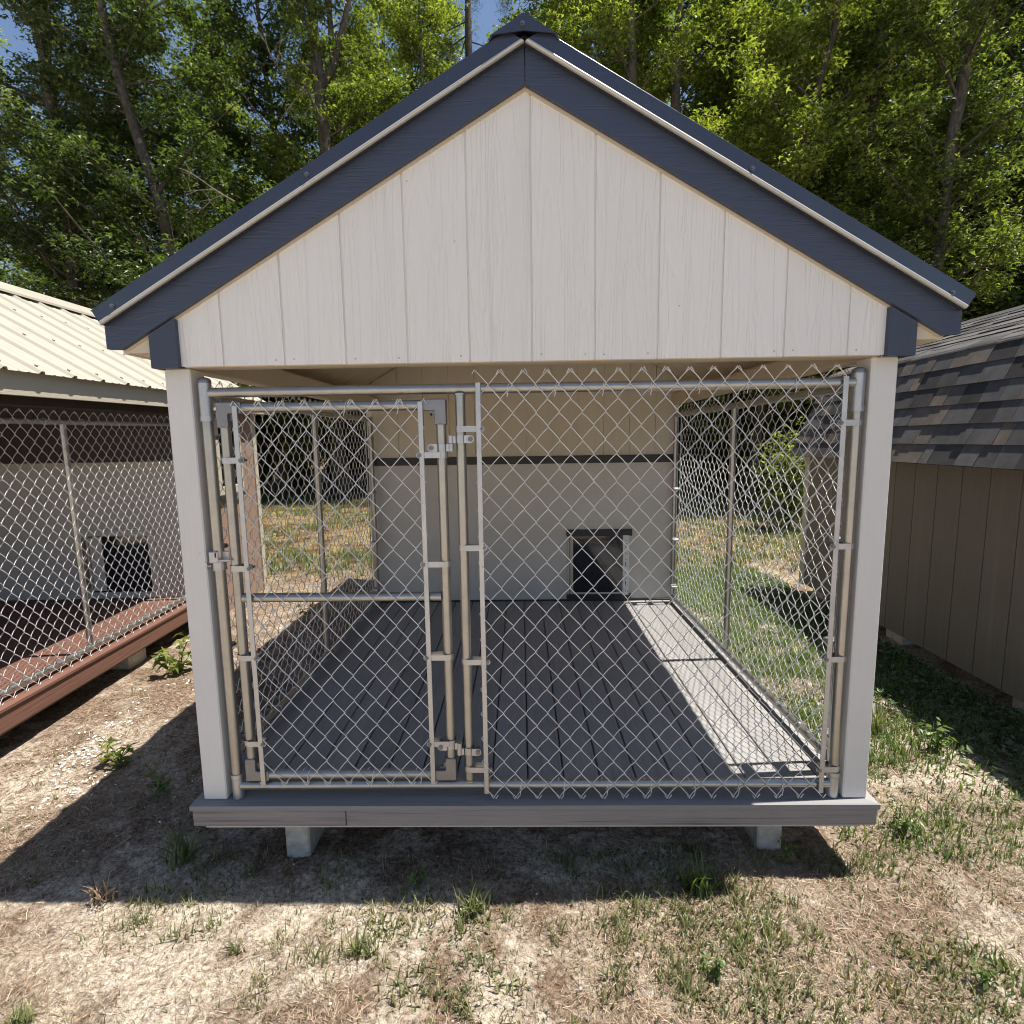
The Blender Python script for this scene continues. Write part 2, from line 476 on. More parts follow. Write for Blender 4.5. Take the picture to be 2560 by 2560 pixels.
# ------------------------------------------------------------------ ground
class VNoise:
    def __init__(s, seed):
        s.g = np.random.default_rng(seed).random((128, 128))
    def __call__(s, x, y, sc_):
        x = np.asarray(x) * sc_ + 500.3; y = np.asarray(y) * sc_ + 500.7
        xi = np.floor(x).astype(int); yi = np.floor(y).astype(int)
        fx = x - xi; fy = y - yi
        fx = fx * fx * (3 - 2 * fx); fy = fy * fy * (3 - 2 * fy)
        g = s.g; a = lambda i, j: g[i % 128, j % 128]
        return (a(xi, yi) * (1 - fx) + a(xi + 1, yi) * fx) * (1 - fy) + (a(xi, yi + 1) * (1 - fx) + a(xi + 1, yi + 1) * fx) * fy - .5
VN = VNoise(3)
def gz(x, y):
    x = np.asarray(x, float); y = np.asarray(y, float)
    near = np.clip(1 - (np.hypot(x, y - 2) - 9) / 8, 0.0, 1)
    z = .045 * VN(x, y, .7) + .022 * VN(x, y, 2.3) + .016 * VN(y, x, 6.1) + near * (.011 * VN(x, y, 15.) + .008 * VN(y, x, 37.) + .0075 * VN(x, y, 61.) + .004 * VN(y, x, 97.))
    z = z + .0145 * np.clip(y - .8, 0, 6) * np.clip((-x - 1.4) / 1.0, 0, 1)
    return z - .004

def axis_pts(lo, hi, step, far, grow=1.22):
    a = list(np.arange(lo, hi + 1e-6, step))
    s_ = step; p = hi
    while p < far:
        s_ *= grow; p += s_; a.append(p)
    s_ = step; p = lo
    while p > -far:
        s_ *= grow; p -= s_; a.insert(0, p)
    return np.array(a)
gx = np.unique(np.concatenate([axis_pts(-3.2, 3.2, .032, 900), np.arange(-1.9, 2.05, .0125)]).round(4))
gy = np.unique(np.concatenate([axis_pts(-1.0, 2.6, .034, 900), np.arange(-.62, .35, .011)]).round(4))
GX, GY = np.meshgrid(gx, gy)
GZ = gz(GX, GY)
nx, ny = len(gx), len(gy)
ii = (np.arange(ny - 1)[:, None] * nx + np.arange(nx - 1)[None, :]).ravel()
mb = MB(); mb.add(np.stack([GX, GY, GZ], -1).reshape(-1, 3), np.stack([ii, ii + 1, ii + nx + 1, ii + nx], -1))
mb.build('ground', M['ground'], smooth=True, kind='structure')

# ------------------------------------------------------------------ the kennel
KZ = 1.85          # gable bottom line
YB = 2.56          # back wall of the run
SL = .5793         # roof slope
kennel = thing('dog_kennel', 'grey-white gabled dog kennel with slate blue roof edge, standing in the middle on concrete blocks', 'dog kennel', (0, 0, 0))

def rake_low(x): return KZ + .816 - SL * abs(x - .016)   # lower edge line of the rake boards

# siding boards of the front gable
GRV = [.0306 + .2032 * (i - 5) for i in range(11)]
edges = [-1.128] + GRV + [1.166]
bk = MB(); bk.prism([(-1.128, KZ + .002), (1.166, KZ + .002), (1.166, rake_low(1.166)), (.016, rake_low(.016)), (-1.128, rake_low(-1.128))], .0042, .013)
bk.build('gable_backing', M['siding'], kennel)
for i in range(len(edges) - 1):
    a = edges[i] + (.0032 if i > 0 else 0); b_ = edges[i + 1] - (.0032 if i < len(edges) - 2 else 0)
    pts = [(a, KZ), (b_, KZ), (b_, rake_low(b_) + .01)]
    if a < .016 < b_: pts.append((.016, rake_low(.016) + .01))
    pts.append((a, rake_low(a) + .01))
    m_ = MB(); m_.prism([(p[0] - a, p[1] - KZ) for p in pts], -.0, .004)
    m_.build('siding_board', M['siding'], kennel, loc=(a, 0, KZ))
# nail heads along the bottom and in the field
m_ = MB()
for e in edges[1:-1]:
    for dx in (-.03, .03):
        if rnd.random() < .4: continue
        m_.cyl((e + dx, -.0012, KZ + .018 + rnd.uniform(-.003, .003)), (e + dx, .004, KZ + .018), .0028, 8)
m_.build('siding_nail', M['panel_l'], kennel, kind='stuff')
# rake boards with tan edge below, meeting in a plumb joint at the ridge
for sgn in (-1, 1):
    X = lambda d: .016 + sgn * d
    end = 1.37
    low = lambda d: KZ + .816 - SL * d
    poly = [(X(.0012), low(0)), (X(end - .047), low(end - .047) + .005), (X(end), low(end - .047) + .007), (X(end), low(end) + .134), (X(.0012), low(0) + .134)]
    if sgn > 0: poly = poly[::-1]
    m_ = MB(); m_.prism(poly, -.024, -.006)
    m_.build('rake_board', M['rake'], kennel)
    poly = [(X(.0), low(0) - .009), (X(end - .05), low(end - .05) - .003), (X(end - .05), low(end - .05) + .06), (X(.0), low(0) + .06)]
    if sgn > 0: poly = poly[::-1]
    m_ = MB(); m_.prism(poly, -.0058, .0005)
    m_.build('rake_edge_strip', M['trim_tan'], kennel)
    # metal rake trim with rolled lower lip
    dn = np.array([sgn * SL, 1.0]); dn /= np.linalg.norm(dn)           # outward normal of the slope (x,z)
    dt = np.array([sgn * 1.0, -SL]); dt /= np.linalg.norm(dt)
    p_low0 = np.array([.016, KZ + .917])
    L = 1.575
    m_ = MB()
    def P(s_, n_): q = p_low0 + dt * s_ + dn * n_; return (q[0], q[1])
    s0 = lambda n_: n_ * SL                      # plumb cut at the ridge
    poly = [P(-(-s0(0)), 0), P(L, 0), P(L, .052), P(s0(.052), .052)]
    if sgn > 0: poly = poly[::-1]
    m_.prism(poly, -.050, -.026)
    o = m_.build('rake_trim', M['metal_blue'], kennel)
    lip = MB()
    prof = [(-.0505 - .0062 * math.sin(t), .0045 + .0062 * math.cos(t)) for t in np.linspace(0, math.pi, 9)] + [(-.046, -.0017), (-.046, .0107)]
    V = []
    for s_ in (.004, L - .004):
        for (yy, n_) in prof:
            q = p_low0 + dt * (s_ + (s0(n_) if s_ < .1 else 0)) + dn * n_
            V.append((q[0], yy, q[1]))
    k = len(prof)
    lip.add(V, [(i, (i + 1) % k, k + (i + 1) % k, k + i) for i in range(k)])
    lo = lip.build('trim_lip', M['galvalume'], o); smooth_by_angle(lo, 60)
    # roof sheet (top skin with ribs), its underside boards
    rs = MB(); base = []
    n0 = .047
    y0, y1 = -.049, 4.42
    rib = []
    yy = y0
    while yy < y1 - .2:
        rib += [(yy, 0), (yy + .016, .0), (yy + .026, .016), (yy + .042, .016), (yy + .052, .0)]
        yy += .2286
    rib += [(y1, 0)]
    V = []
    for s_ in (.0, L + .005):
        for (a, h) in rib:
            q = p_low0 + dt * s_ + dn * (n0 + .006 + h); V.append((q[0], a, q[1]))
    k = len(rib)
    rs.add(V, [(i, i + 1, k + i + 1, k + i) for i in range(k - 1)])
    rs.build('roof_sheet', M['metal_blue'], kennel)
    rb = MB()
    q = lambda s_, n_: p_low0 + dt * s_ + dn * n_
    A, B_, C_, D_ = q(0.03, .0), q(L - .02, .0), q(L - .02, n0 - .002), q(0.03, n0 - .002)
    poly = [tuple(A), tuple(B_), tuple(C_), tuple(D_)]
    if sgn > 0: poly = poly[::-1]
    rb.prism(poly, .022, 4.38); rb.build('roof_deck', M['soffit'], kennel)
    # boards of the underside
    yb = .11
    proto = None
    while yb < 4.2:
        if proto is None:
            bb = MB()
            A, B_, C_, D_ = q(.05, -.012), q(L - .05, -.012), q(L - .05, -.001), q(.05, -.001)
            poly = [tuple(A), tuple(B_), tuple(C_), tuple(D_)]
            if sgn > 0: poly = poly[::-1]
            bb.prism(poly, 0, .197)
            proto = bb.mesh('soffit_board', M['soffit'])
        link('soffit_board', proto, kennel, (0, yb, 0)); yb += .2032
    # eave fascia
    e0 = q(L - .055, -.0); 
    m_ = MB(); m_.box(min(e0[0], e0[0] + sgn * .018), max(e0[0], e0[0] + sgn * .018), -.002, 4.38, e0[1] - .112, e0[1] + .015, .002)
    m_.build('eave_fascia', M['soffit'], kennel)
    m_ = MB(); m_.box(min(.016 + sgn * 1.225, e0[0]), max(.016 + sgn * 1.225, e0[0]), .0, 4.3, KZ + .046, KZ + .112); m_.build('eave_soffit', M['soffit'], kennel)
    # corner block trim
    x0, x1 = (-1.217, -1.128) if sgn < 0 else (1.166, 1.254)
    m_ = MB(); zt = rake_low(x0 if sgn < 0 else x1) - .004; zt2 = rake_low(x1 if sgn < 0 else x0) - .004
    poly = [(x0, KZ - .006), (x1, KZ - .006), (x1, zt2 if sgn < 0 else zt), (x0, zt if sgn < 0 else zt2)]
    m_.prism(poly, -.019, .0); m_.build('corner_block', M['rake_v'], kennel)
    m_ = MB(); xs = (x0, x0 + .017) if sgn < 0 else (x1 - .017, x1)
    m_.box(xs[0], xs[1], .001, .12, KZ - .006, KZ + .1); m_.build('corner_return', M['rake_v'], kennel)
    # posts
    px0, px1 = (-1.206, -1.119) if sgn < 0 else (1.147, 1.234)
    m_ = MB(); m_.box(px0, px1, .028, .116, .281, KZ - .001, .004); m_.build('corner_post', M['post'], kennel)
    # side plate and header
    hx0, hx1 = (-1.205, -1.13) if sgn < 0 else (1.172, 1.232)
    m_ = MB(); m_.box(hx0, hx1, .117, YB - .001, KZ, KZ + .085, .003); m_.build('side_plate', M['trim_tan'], kennel)
# ridge cap
rc = MB()
cx_ = .013
hx = lambda n_: n_
outl = [(cx_ - .104, KZ + .918), (cx_ - .096, KZ + .931), (cx_, KZ + .988), (cx_ + .096, KZ + .931), (cx_ + .104, KZ + .918)]
inner = [(cx_ + .1, KZ + .916), (cx_ + .092, KZ + .927), (cx_, KZ + .981), (cx_ - .092, KZ + .927), (cx_ - .1, KZ + .916)]
rc.prism((outl + inner)[::-1], -.058, 4.44)
rco = rc.build('ridge_cap', M['metal_blue'], kennel)
rf = MB(); rf.prism([(cx_ - .095, KZ + .9285), (cx_, KZ + .938), (cx_ + .095, KZ + .9285), (cx_ + .092, KZ + .932), (cx_, KZ + .983), (cx_ - .092, KZ + .932)][::1], -.061, -.0575)
rf.build('cap_face', M['metal_blue'], rco)
def screw(p, parent):
    m_ = MB(); m_.cyl(p, (p[0], p[1] - .0035, p[2]), .0075, 12); m_.cyl((p[0], p[1] - .0035, p[2]), (p[0], p[1] - .009, p[2]), .0045, 6)
    m_.build('roof_screw', M['bolt'], parent)
for (x, z) in ((-1.302, .18), (-.656, .557), (.7, .544), (1.33, .172)):
    screw((x, -.0505, KZ + z + .004), kennel)
screw((.01, -.061, KZ + .955), kennel)
# front beam
m_ = MB(); m_.box(-1.128, 1.166, .0132, .1, KZ - .001, KZ + .1, .003); m_.build('front_beam', M['trim_tan'], kennel)
# deck boards
pitchb = .1411
x = .0045 - pitchb * 8
proto = MB().box(0, pitchb - .006, 0, YB - .128, 0, .022, .003).mesh('deck_board', M['deck'])
for i in range(17):
    if x + pitchb < 1.25:
        link('deck_board', proto, kennel, (x, .128 + rnd.uniform(0, .002), .258 + rnd.uniform(-.001, .001)))
    x += pitchb
# picture-frame edging with mitred corners
m_ = MB(); m_.prism([(-1.241, -.007), (1.262, -.007), (1.13, .125), (-1.11, .125)], .2615, .28, 'z')
m_.build('deck_edging', M['deck_x'], kennel)
m_ = MB(); m_.prism([(-1.241, -.006), (-1.111, .126), (-1.131, 2.55), (-1.241, 2.55)], .2605, .279, 'z'); m_.build('deck_edging', M['deck'], kennel)
m_ = MB(); m_.prism([(1.262, -.006), (1.262, 2.55), (1.15, 2.55), (1.131, 2.55), (1.131, .126)], .2605, .279, 'z'); m_.build('deck_edging', M['deck'], kennel)
# fascia boards, rim and skids
for (a, b_) in ((-1.233, -.6685), (-.6655, 1.255)):
    m_ = MB(); m_.box(a, b_, -.004, .016, .1985, .2605, .002); m_.build('deck_fascia', M['fascia'], kennel)
for (a, b_) in ((-1.233, -1.213), (1.235, 1.255)):
    m_ = MB(); m_.box(a, b_, .0165, 4.25, .1985, .2595, .002); m_.build('deck_fascia', M['fascia'], kennel)
m_ = MB(); m_.box(-1.19, 1.2, .0, 4.2, .1905, .1975, .001); m_.build('floor_sheet', M['panel_l'], kennel)
m_ = MB(); m_.box(-1.19, 1.2, .017, .06, .198, .2595, .002); m_.build('floor_rim', M['lumber'], kennel)
for xx in (-1.17, -.92, -.3, .3, .92, 1.17):
    m_ = MB(); m_.box(xx - .02, xx + .02, .061, 4.2, .198, .2575, .002); m_.build('floor_joist', M['lumber'], kennel)
# back wall of the run
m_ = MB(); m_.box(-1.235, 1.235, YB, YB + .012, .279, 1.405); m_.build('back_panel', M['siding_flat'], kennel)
m_ = MB(); m_.box(-1.235, 1.235, YB - .014, YB + .01, 1.4055, 1.466, .002); m_.build('back_band', M['band'], kennel)
m_ = MB(); m_.box(-1.23, 1.23, YB - .012, YB - .0005, .281, .293, .001); m_.build('base_trim', M['band'], kennel)
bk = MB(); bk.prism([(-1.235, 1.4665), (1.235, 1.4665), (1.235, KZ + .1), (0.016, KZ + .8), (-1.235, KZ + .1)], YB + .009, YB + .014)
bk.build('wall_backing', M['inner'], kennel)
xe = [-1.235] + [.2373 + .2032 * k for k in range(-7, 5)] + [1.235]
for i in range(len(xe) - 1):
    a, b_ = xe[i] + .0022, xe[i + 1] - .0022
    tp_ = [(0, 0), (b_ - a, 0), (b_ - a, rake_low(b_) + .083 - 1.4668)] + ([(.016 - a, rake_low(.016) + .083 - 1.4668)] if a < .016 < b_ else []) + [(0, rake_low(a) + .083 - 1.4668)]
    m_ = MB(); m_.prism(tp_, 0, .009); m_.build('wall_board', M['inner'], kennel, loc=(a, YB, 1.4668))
# house walls behind
for xx in (-1.22, 1.215):
    for k in range(8):
        m_ = MB(); m_.box(xx, xx + .012, YB + .015 + k * .2032, YB + .0125 + (k + 1) * .2032, .262, KZ + .12, .001); m_.build('side_wall_board', M['siding'], kennel)
m_ = MB(); m_.prism([(-1.205, .262), (1.212, .262), (1.212, KZ + .1), (.016, KZ + .78), (-1.205, KZ + .1)], 4.19, 4.2); m_.build('rear_wall', M['siding'], kennel)
# dog door
dx0, dx1, dz0, dz1 = .349, .877, .284, .884
dd = MB()
dd.box(dx0, dx1, YB - .022, YB - .001, .818, .872, .002)
dd.box(dx0, dx1 - .004, YB - .022, YB - .001, .285, .338, .002)
dob = dd.build('dog_door', M['band'], kennel)
m_ = MB(); m_.box(.357, .366, YB - .02, YB - .001, .3385, .8175); m_.build('door_jamb', M['siding_flat'], dob)
m_ = MB(); m_.box(.375, .402, YB - .016, YB - .001, .3385, .8175, .001); m_.build('door_stop', M['cream'], dob)
m_ = MB(); m_.box(.802, .852, YB - .024, YB - .001, .33, .823, .002); m_.build('door_track', M['rail_w'], dob)
m_ = MB()
for k in range(9):
    zz = .36 + k * .052
    m_.box(.823, .829, YB - .0252, YB - .0235, zz, zz + (.034 if k % 3 == 1 else .008))
    m_.cyl((.842, YB - .0252, zz), (.842, YB - .0235, zz), .0028, 8); m_.cyl((.811, YB - .0252, zz + .02), (.811, YB - .0235, zz + .02), .0025, 8)
m_.build('track_hole', M['hole'], dob)
m_ = MB(); m_.box(.403, .801, YB - .012, YB - .004, .3385, .8175); m_.build('door_flap', M['glass'], dob)
m_ = MB(); m_.box(.403, .801, YB - .016, YB - .0125, .3385, .352); m_.build('flap_sill', M['siding_flat'], dob)

# concrete blocks
def block(x0, x1, y0, y1, h, label):
    V = MB().box(x0, x1, y0, y1, float(gz((x0 + x1) / 2, y0)) - .03, h, .006)
    o = V.build('concrete_block', M['block']); tag(o, label, 'concrete block', 'blocks carrying the kennel'); return o
block(-.954, -.858, .115, .50, .19, 'grey concrete block under the kennel floor, below the gate')
block(.889, .984, .122, .50, .19, 'grey concrete block under the kennel floor, with small weeds at its foot')

# ------------------------------------------------------------------ chain link
def chain_mesh(u0, u1, v0, v1, w_=.0793, h_=.0929, r=.0017, sides=4, flip=0, amp=1.0):
    """returns MB in (u, n, v) = (x, y, z): wires zig-zag upright and hook round their neighbours"""
    mb_ = MB()
    nw = int(round((u1 - u0) / (w_ / 2)))
    nj = int(round((v1 - v0) / (h_ / 2)))
    hh = (v1 - v0) / nj; ww = (u1 - u0) / nw
    e = r * 1.1
    ph = rng.uniform(0, 6, 4)
    bulge = lambda k, j: .0035 * math.sin(ph[0] + k * .21) * math.sin(ph[1] + j * .17) + .0018 * math.sin(ph[2] + k * .5 + j * .3)
    for k in range(nw):
        pts = []
        jit = rng.normal(0, .002, nj + 2); jx = np.cumsum(rng.normal(0, .0009, nj + 2)); jx -= np.linspace(jx[0], jx[-1], nj + 2)
        for j in range(nj + 1):
            right = (j + k + flip) % 2 == 0
            up_ = u0 + (k + (1 if right else 0)) * ww + (e if right else -e) + bulge(k, j)
            vj = v0 + j * hh + jit[j] * .6
            pts.append((up_, 0.0, vj))
            if j < nj:
                r2 = not right
                un = u0 + (k + (1 if r2 else 0)) * ww + (e if r2 else -e) + bulge(k, j + 1)
                vn = v0 + (j + 1) * hh + jit[j + 1] * .6
                s_ = -1 if right else 1
                for t, a in ((.09, 1.5), (.3, 2.9), (.5, 3.4), (.7, 2.9), (.91, 1.5)):
                    bow = (0.03 * (1 - abs(2 * t - 1))) * amp
                    pts.append((up_ + (un - up_) * t, s_ * r * a, vj + (vn - vj) * (t + bow * (1 if True else 0))))
        # hooked ends
        a = pts[-1]; sd_ = -1 if (nj + k + flip) % 2 == 0 else 1
        pts += [(a[0] - sd_ * .002, -.004, a[2] + .004), (a[0] - sd_ * .011, -.006, a[2] - .012)]
        a = pts[0]; sd_ = -1 if (k + flip) % 2 == 0 else 1
        pts = [(a[0] - sd_ * .011, -.006, a[2] + .012), (a[0] - sd_ * .002, -.004, a[2] - .004)] + pts
        mb_.tube(pts, r, sides, cap=False, ref=np.array([0, 1, 0.02]))
    return mb_

def wire_tie(p, rr=.021, axis='x'):
    """a small twisted tie round a pipe"""
    m_ = MB()
    a = np.linspace(-.4, 2 * math.pi + .2, 16)
    if axis == 'x':
        pts = [(p[0] + .004 * t, p[1] + rr * math.sin(t), p[2] + rr * math.cos(t)) for t in a]
        pts += [(p[0] + .02, p[1] - rr - .004, p[2] - .012), (p[0] + .015, p[1] - rr - .008, p[2] - .032)]
    else:
        pts = [(p[0] + rr * math.cos(t), p[1] + .004 * t, p[2] + rr * math.sin(t)) for t in a]
    m_.tube(pts, .0013, 5)
    return m_

def brace_band(xp, yp, z, dirn, length, parent, rp=.0195, h=.020):
    """strap round a post, its two ears run to a bolt beside the tension bar"""
    m_ = MB()
    a = np.linspace(0, math.pi, 11)
    o_ = rp + .0015
    out = [(xp - dirn * o_ * math.sin(t), yp - o_ * math.cos(t)) for t in a]
    path = [(xp + dirn * length, yp - o_)] + out + [(xp + dirn * length * .94, yp + o_ * .2)]
    V, Q = [], []
    for (x_, y_) in path:
        for zz in (z - h / 2, z + h / 2): V.append((x_, y_, zz))
    n = len(path)
    Q = [(2 * i, 2 * i + 2, 2 * i + 3, 2 * i + 1) for i in range(n - 1)]
    m_.add(V, Q)
    # rounded front ear
    ear = [(xp + dirn * (length - .004 + .011 * math.cos(t)), z + h / 2 * math.sin(t)) for t in np.linspace(-math.pi / 2, math.pi / 2, 7)]
    ear = [(xp + dirn * .002, z - h / 2)] + ear + [(xp + dirn * .002, z + h / 2)]
    if dirn < 0: ear = ear[::-1]
    m_.prism(ear, yp - o_ - .0032, yp - o_ - .0004)
    b = m_.build('brace_band', M['galv_band'], parent)
    m_ = MB(); bx = xp + dirn * (length - .004)
    m_.cyl((bx, yp - o_ - .009, z), (bx, yp + .014, z), .0042, 8); m_.cyl((bx, yp - o_ - .0075, z), (bx, yp - o_ - .0033, z), .0078, 12)
    m_.build('bolt', M['bolt'], b)
    return b

def pipe(name, pts, r, parent, mat='galv', n=16):
    m_ = MB(); m_.tube(pts, r, n)
    o = m_.build(name, M[mat], parent); smooth_by_angle(o, 50); return o

def collar(xp, yp, z0, z1, r, parent, mat='galv_band'):
    m_ = MB(); m_.tube([(xp, yp, z0), (xp, yp, z1)], r, 18)
    o = m_.build('collar', M[mat], parent); smooth_by_angle(o, 50); return o

FY = .047
front = thing('chain_link_fence', 'front chain-link fence of the grey kennel, wire mesh filling only its right half', 'chain-link fence', (.016, FY, .281))
def sub(o):     # shift world verts into the thing's frame
    o.location = (o.location[0] - .016, o.location[1] - FY, o.location[2] - .281)
    return o
PR = .0172
for (xp, zt) in ((-1.083, 1.812), (1.118, 1.81)):
    po = sub(pipe('corner_post', [(xp, FY, .2815), (xp, FY, zt)], .0185, front))
    collar(xp, FY, 1.69, zt - .012, .0205, po); collar(xp, FY, 1.672, 1.6899, .0222, po)
    collar(xp, FY, .2822, .36, .0205, po); collar(xp, FY, .362, .378, .0222, po)
    m_ = MB(); m_.tube([(xp, FY, zt - .012), (xp, FY, zt - .002), (xp, FY, zt + .004), (xp, FY, zt + .008)], [.0212, .0212, .017, .006], 18)
    c = m_.build('post_cap', M['alu'], po); smooth_by_angle(c, 40)
xm = -.214
for (nm, z) in (('top_rail', 1.768), ('bottom_rail', .33)):
    sub(pipe(nm, [(-1.068, FY, z), (-.5, FY, z + .001), (.2, FY, z), (1.103, FY, z)], PR, front))
mp = sub(pipe('middle_post', [(xm, FY, .347), (xm, FY, 1.752)], .0172, front))
collar(xm, FY, .3455, .352, .021, mp, 'galv'); collar(xm, FY, 1.7468, 1.7535, .0205, mp, 'galv')
for (x_, z0, z1) in ((-.151, .306, 1.786), (1.064, .306, 1.787)):
    m_ = MB(); m_.box(x_ - .0085, x_ + .0085, FY - .0265, FY - .0215, z0, z1, .001); sub(m_.build('tension_bar', M['galv_band'], front))
cm = chain_mesh(-.0815 - .0793, 1.0295 + .0793 / 2, .291, 1.823, flip=0)
sub(cm.build('chain_link_mesh', M['wire'], front, True, (0, FY - .0215, 0), 'stuff'))
for z in (1.633, 1.224, .81, .398):
    sub(brace_band(xm, FY, z, 1, .075 if z > 1 else .079, front, .0172))
for z in (1.635, 1.216, .811, .395):
    sub(brace_band(1.118, FY, z, -1, .067, front, .0185))
for k, x_ in enumerate([-.07 + .159 * i for i in range(7)]):
    sub(wire_tie((x_, FY, 1.768), .0195).build('wire_tie', M['wire'], front, True))
for k, x_ in enumerate([-.045 + .159 * i for i in range(7)]):
    sub(wire_tie((x_, FY, .33), .0195).build('wire_tie', M['wire'], front, True))
# hinge halves on the middle post
def hinge_half(x_, z, dirn, parent, pin=False):
    m_ = MB(); o_ = .0205
    a = np.linspace(0, 2 * math.pi, 20)
    V, Q = [], []
    for t in a:
        for zz in (z - .013, z + .013): V.append((x_ + o_ * math.sin(t), FY - o_ * math.cos(t), zz))
    m_.add(V, [(2 * i, 2 * i + 2, 2 * i + 3, 2 * i + 1) for i in range(len(a) - 1)])
    ear = [(x_ + dirn * (.034 + .012 * math.cos(t)), z + .013 * math.sin(t)) for t in np.linspace(-math.pi / 2, math.pi / 2, 8)]
    ear = [(x_ + dirn * .012, z - .013)] + ear + [(x_ + dirn * .012, z + .013)]
    if dirn < 0: ear = ear[::-1]
    m_.prism(ear, FY - .0225, FY - .019)
    # knuckle on the other side
    kx = x_ - dirn * .034
    m_.box(min(kx, x_ - dirn * .017), max(kx, x_ - dirn * .017), FY - .018, FY - .012, z - .012, z + .012)
    m_.tube([(kx, FY - .014, z - .0125), (kx, FY - .014, z + .0125)], .0092, 12)
    h_ = m_.build('hinge', M['galv_band'], parent)
    m_ = MB(); bx = x_ + dirn * .034
    m_.cyl((bx, FY - .0275, z), (bx, FY + .01, z), .0085, 14); m_.build('hinge_bolt', M['bolt'], h_)
    return h_
sub(hinge_half(xm, 1.599, 1, front)); sub(hinge_half(xm, .468, 1, front))

# gate
gate = thing('chain_link_gate', 'closed chain-link gate filling the left half of the grey kennel front', 'gate', (-.65, FY, .36))
def subg(o):
    o.location = (o.location[0] + .65, o.location[1] - FY, o.location[2] - .36); return o
gl, gr, gt, gb = -1.023, -.281, 1.716, .374
for x_ in (gl, gr):
    subg(pipe('gate_stile', [(x_, FY, gb + .062), (x_, FY, gt - .062)], .0172, gate))
for (nm, z) in (('gate_top_rail', gt), ('gate_bottom_rail', gb)):
    subg(pipe(nm, [(gl + .062, FY, z), (gr - .062, FY, z)], .0172, gate))
cb = subg(pipe('gate_cross_bar', [(gl + .016, FY, 1.049), (gr - .016, FY, 1.048)], .0165, gate))
for (x_, sx) in ((gl, 1), (gr, -1)):
    for (z, sz) in ((gt, -1), (gb, 1)):
        m_ = MB(); h = .0195
        poly = [(x_ - sx * h, z - sz * h), (x_ + sx * .066, z - sz * h), (x_ + sx * .066, z + sz * h), (x_ + sx * h, z + sz * h), (x_ + sx * h, z + sz * .066), (x_ - sx * h, z + sz * .066)]
        if sx * sz < 0: poly = poly[::-1]
        m_.prism(poly, FY - h, FY + h)
        c = subg(m_.build('gate_corner', M['alu'], gate)); 
        bv = c.modifiers.new('edge', 'BEVEL'); bv.width = .004; bv.segments = 2; bv.limit_method = 'ANGLE'
        m_ = MB(); poly = [(x_ + sx * h, z + sz * h), (x_ + sx * .046, z + sz * h), (x_ + sx * h, z + sz * .048)]
        if sx * sz < 0: poly = poly[::-1]
        m_.prism(poly, FY - .004, FY + .002); m_.build('gusset', M['alu'], c)
        m_ = MB(); m_.cyl((x_ + sx * .032, FY - .0046, z + sz * .032), (x_ + sx * .032, FY - .0038, z + sz * .032), .0045, 10); m_.build('gusset_hole', M['hole'], c)
        m_ = MB(); m_.tube([(x_, FY, z + sz * .064), (x_, FY, z + sz * .068)], .0208, 18); m_.build('corner_lip', M['alu'], c)
for (x_, z0, z1) in ((-.975, .344, 1.722), (-.3465, .346, 1.727)):
    m_ = MB(); m_.box(x_ - .0085, x_ + .0085, FY - .0265, FY - .0215, z0, z1, .001); subg(m_.build('tension_bar', M['galv_band'], gate))
cm = chain_mesh(-.9745, -.9745 + .0793 * 8, .348, 1.733, flip=1)
subg(cm.build('chain_link_mesh', M['wire'], gate, True, (0, FY - .0215, 0), 'stuff'))
for z in (1.538, 1.16, .832, .504):
    subg(brace_band(gl, FY, z, 1, .061, gate))
for z in (1.547, 1.168, .829, .501):
    subg(brace_band(gr, FY, z, -1, .078, gate))
for x_ in (-.86, -.62, -.44):
    subg(wire_tie((x_, FY, gt), .0195).build('wire_tie', M['wire'], gate, True)); subg(wire_tie((x_ + .03, FY, gb), .0195).build('wire_tie', M['wire'], gate, True))
subg(hinge_half(gr, 1.571, -1, gate)); subg(hinge_half(gr, .489, -1, gate))
# fork latch
lt = MB()
lx, lz = -1.083, 1.19
lt.tube([(lx, FY, lz - .034), (lx, FY, lz - .006)], .0225, 18)
lt.box(lx - .021, lx + .012, FY - .029, FY - .023, lz - .008, lz + .033, .004)
lt.box(lx + .012, lx + .056, FY - .03, FY - .024, lz - .003, lz + .005, .002)
lt.box(lx + .012, lx + .04, FY - .006, FY - .001, lz - .003, lz + .03, .002)
lo = lt.build('latch', M['galv_band'], gate); subg(lo)
m_ = MB(); m_.tube([(lx, FY, lz - .0365), (lx, FY, lz - .0335)], .0245, 18); m_.cyl((lx - .024, FY - .012, lz - .02), (lx - .036, FY - .016, lz - .021), .0035, 8)
m_.box(lx - .041, lx - .034, FY - .02, FY - .013, lz - .034, lz - .008, .001)
m_.build('latch_clamp', M['galv_band'], lo)
m_ = MB(); m_.box(lx + .001, lx + .006, FY - .0296, FY - .0288, lz + .012, lz + .028); m_.build('latch_slot', M['hole'], lo)

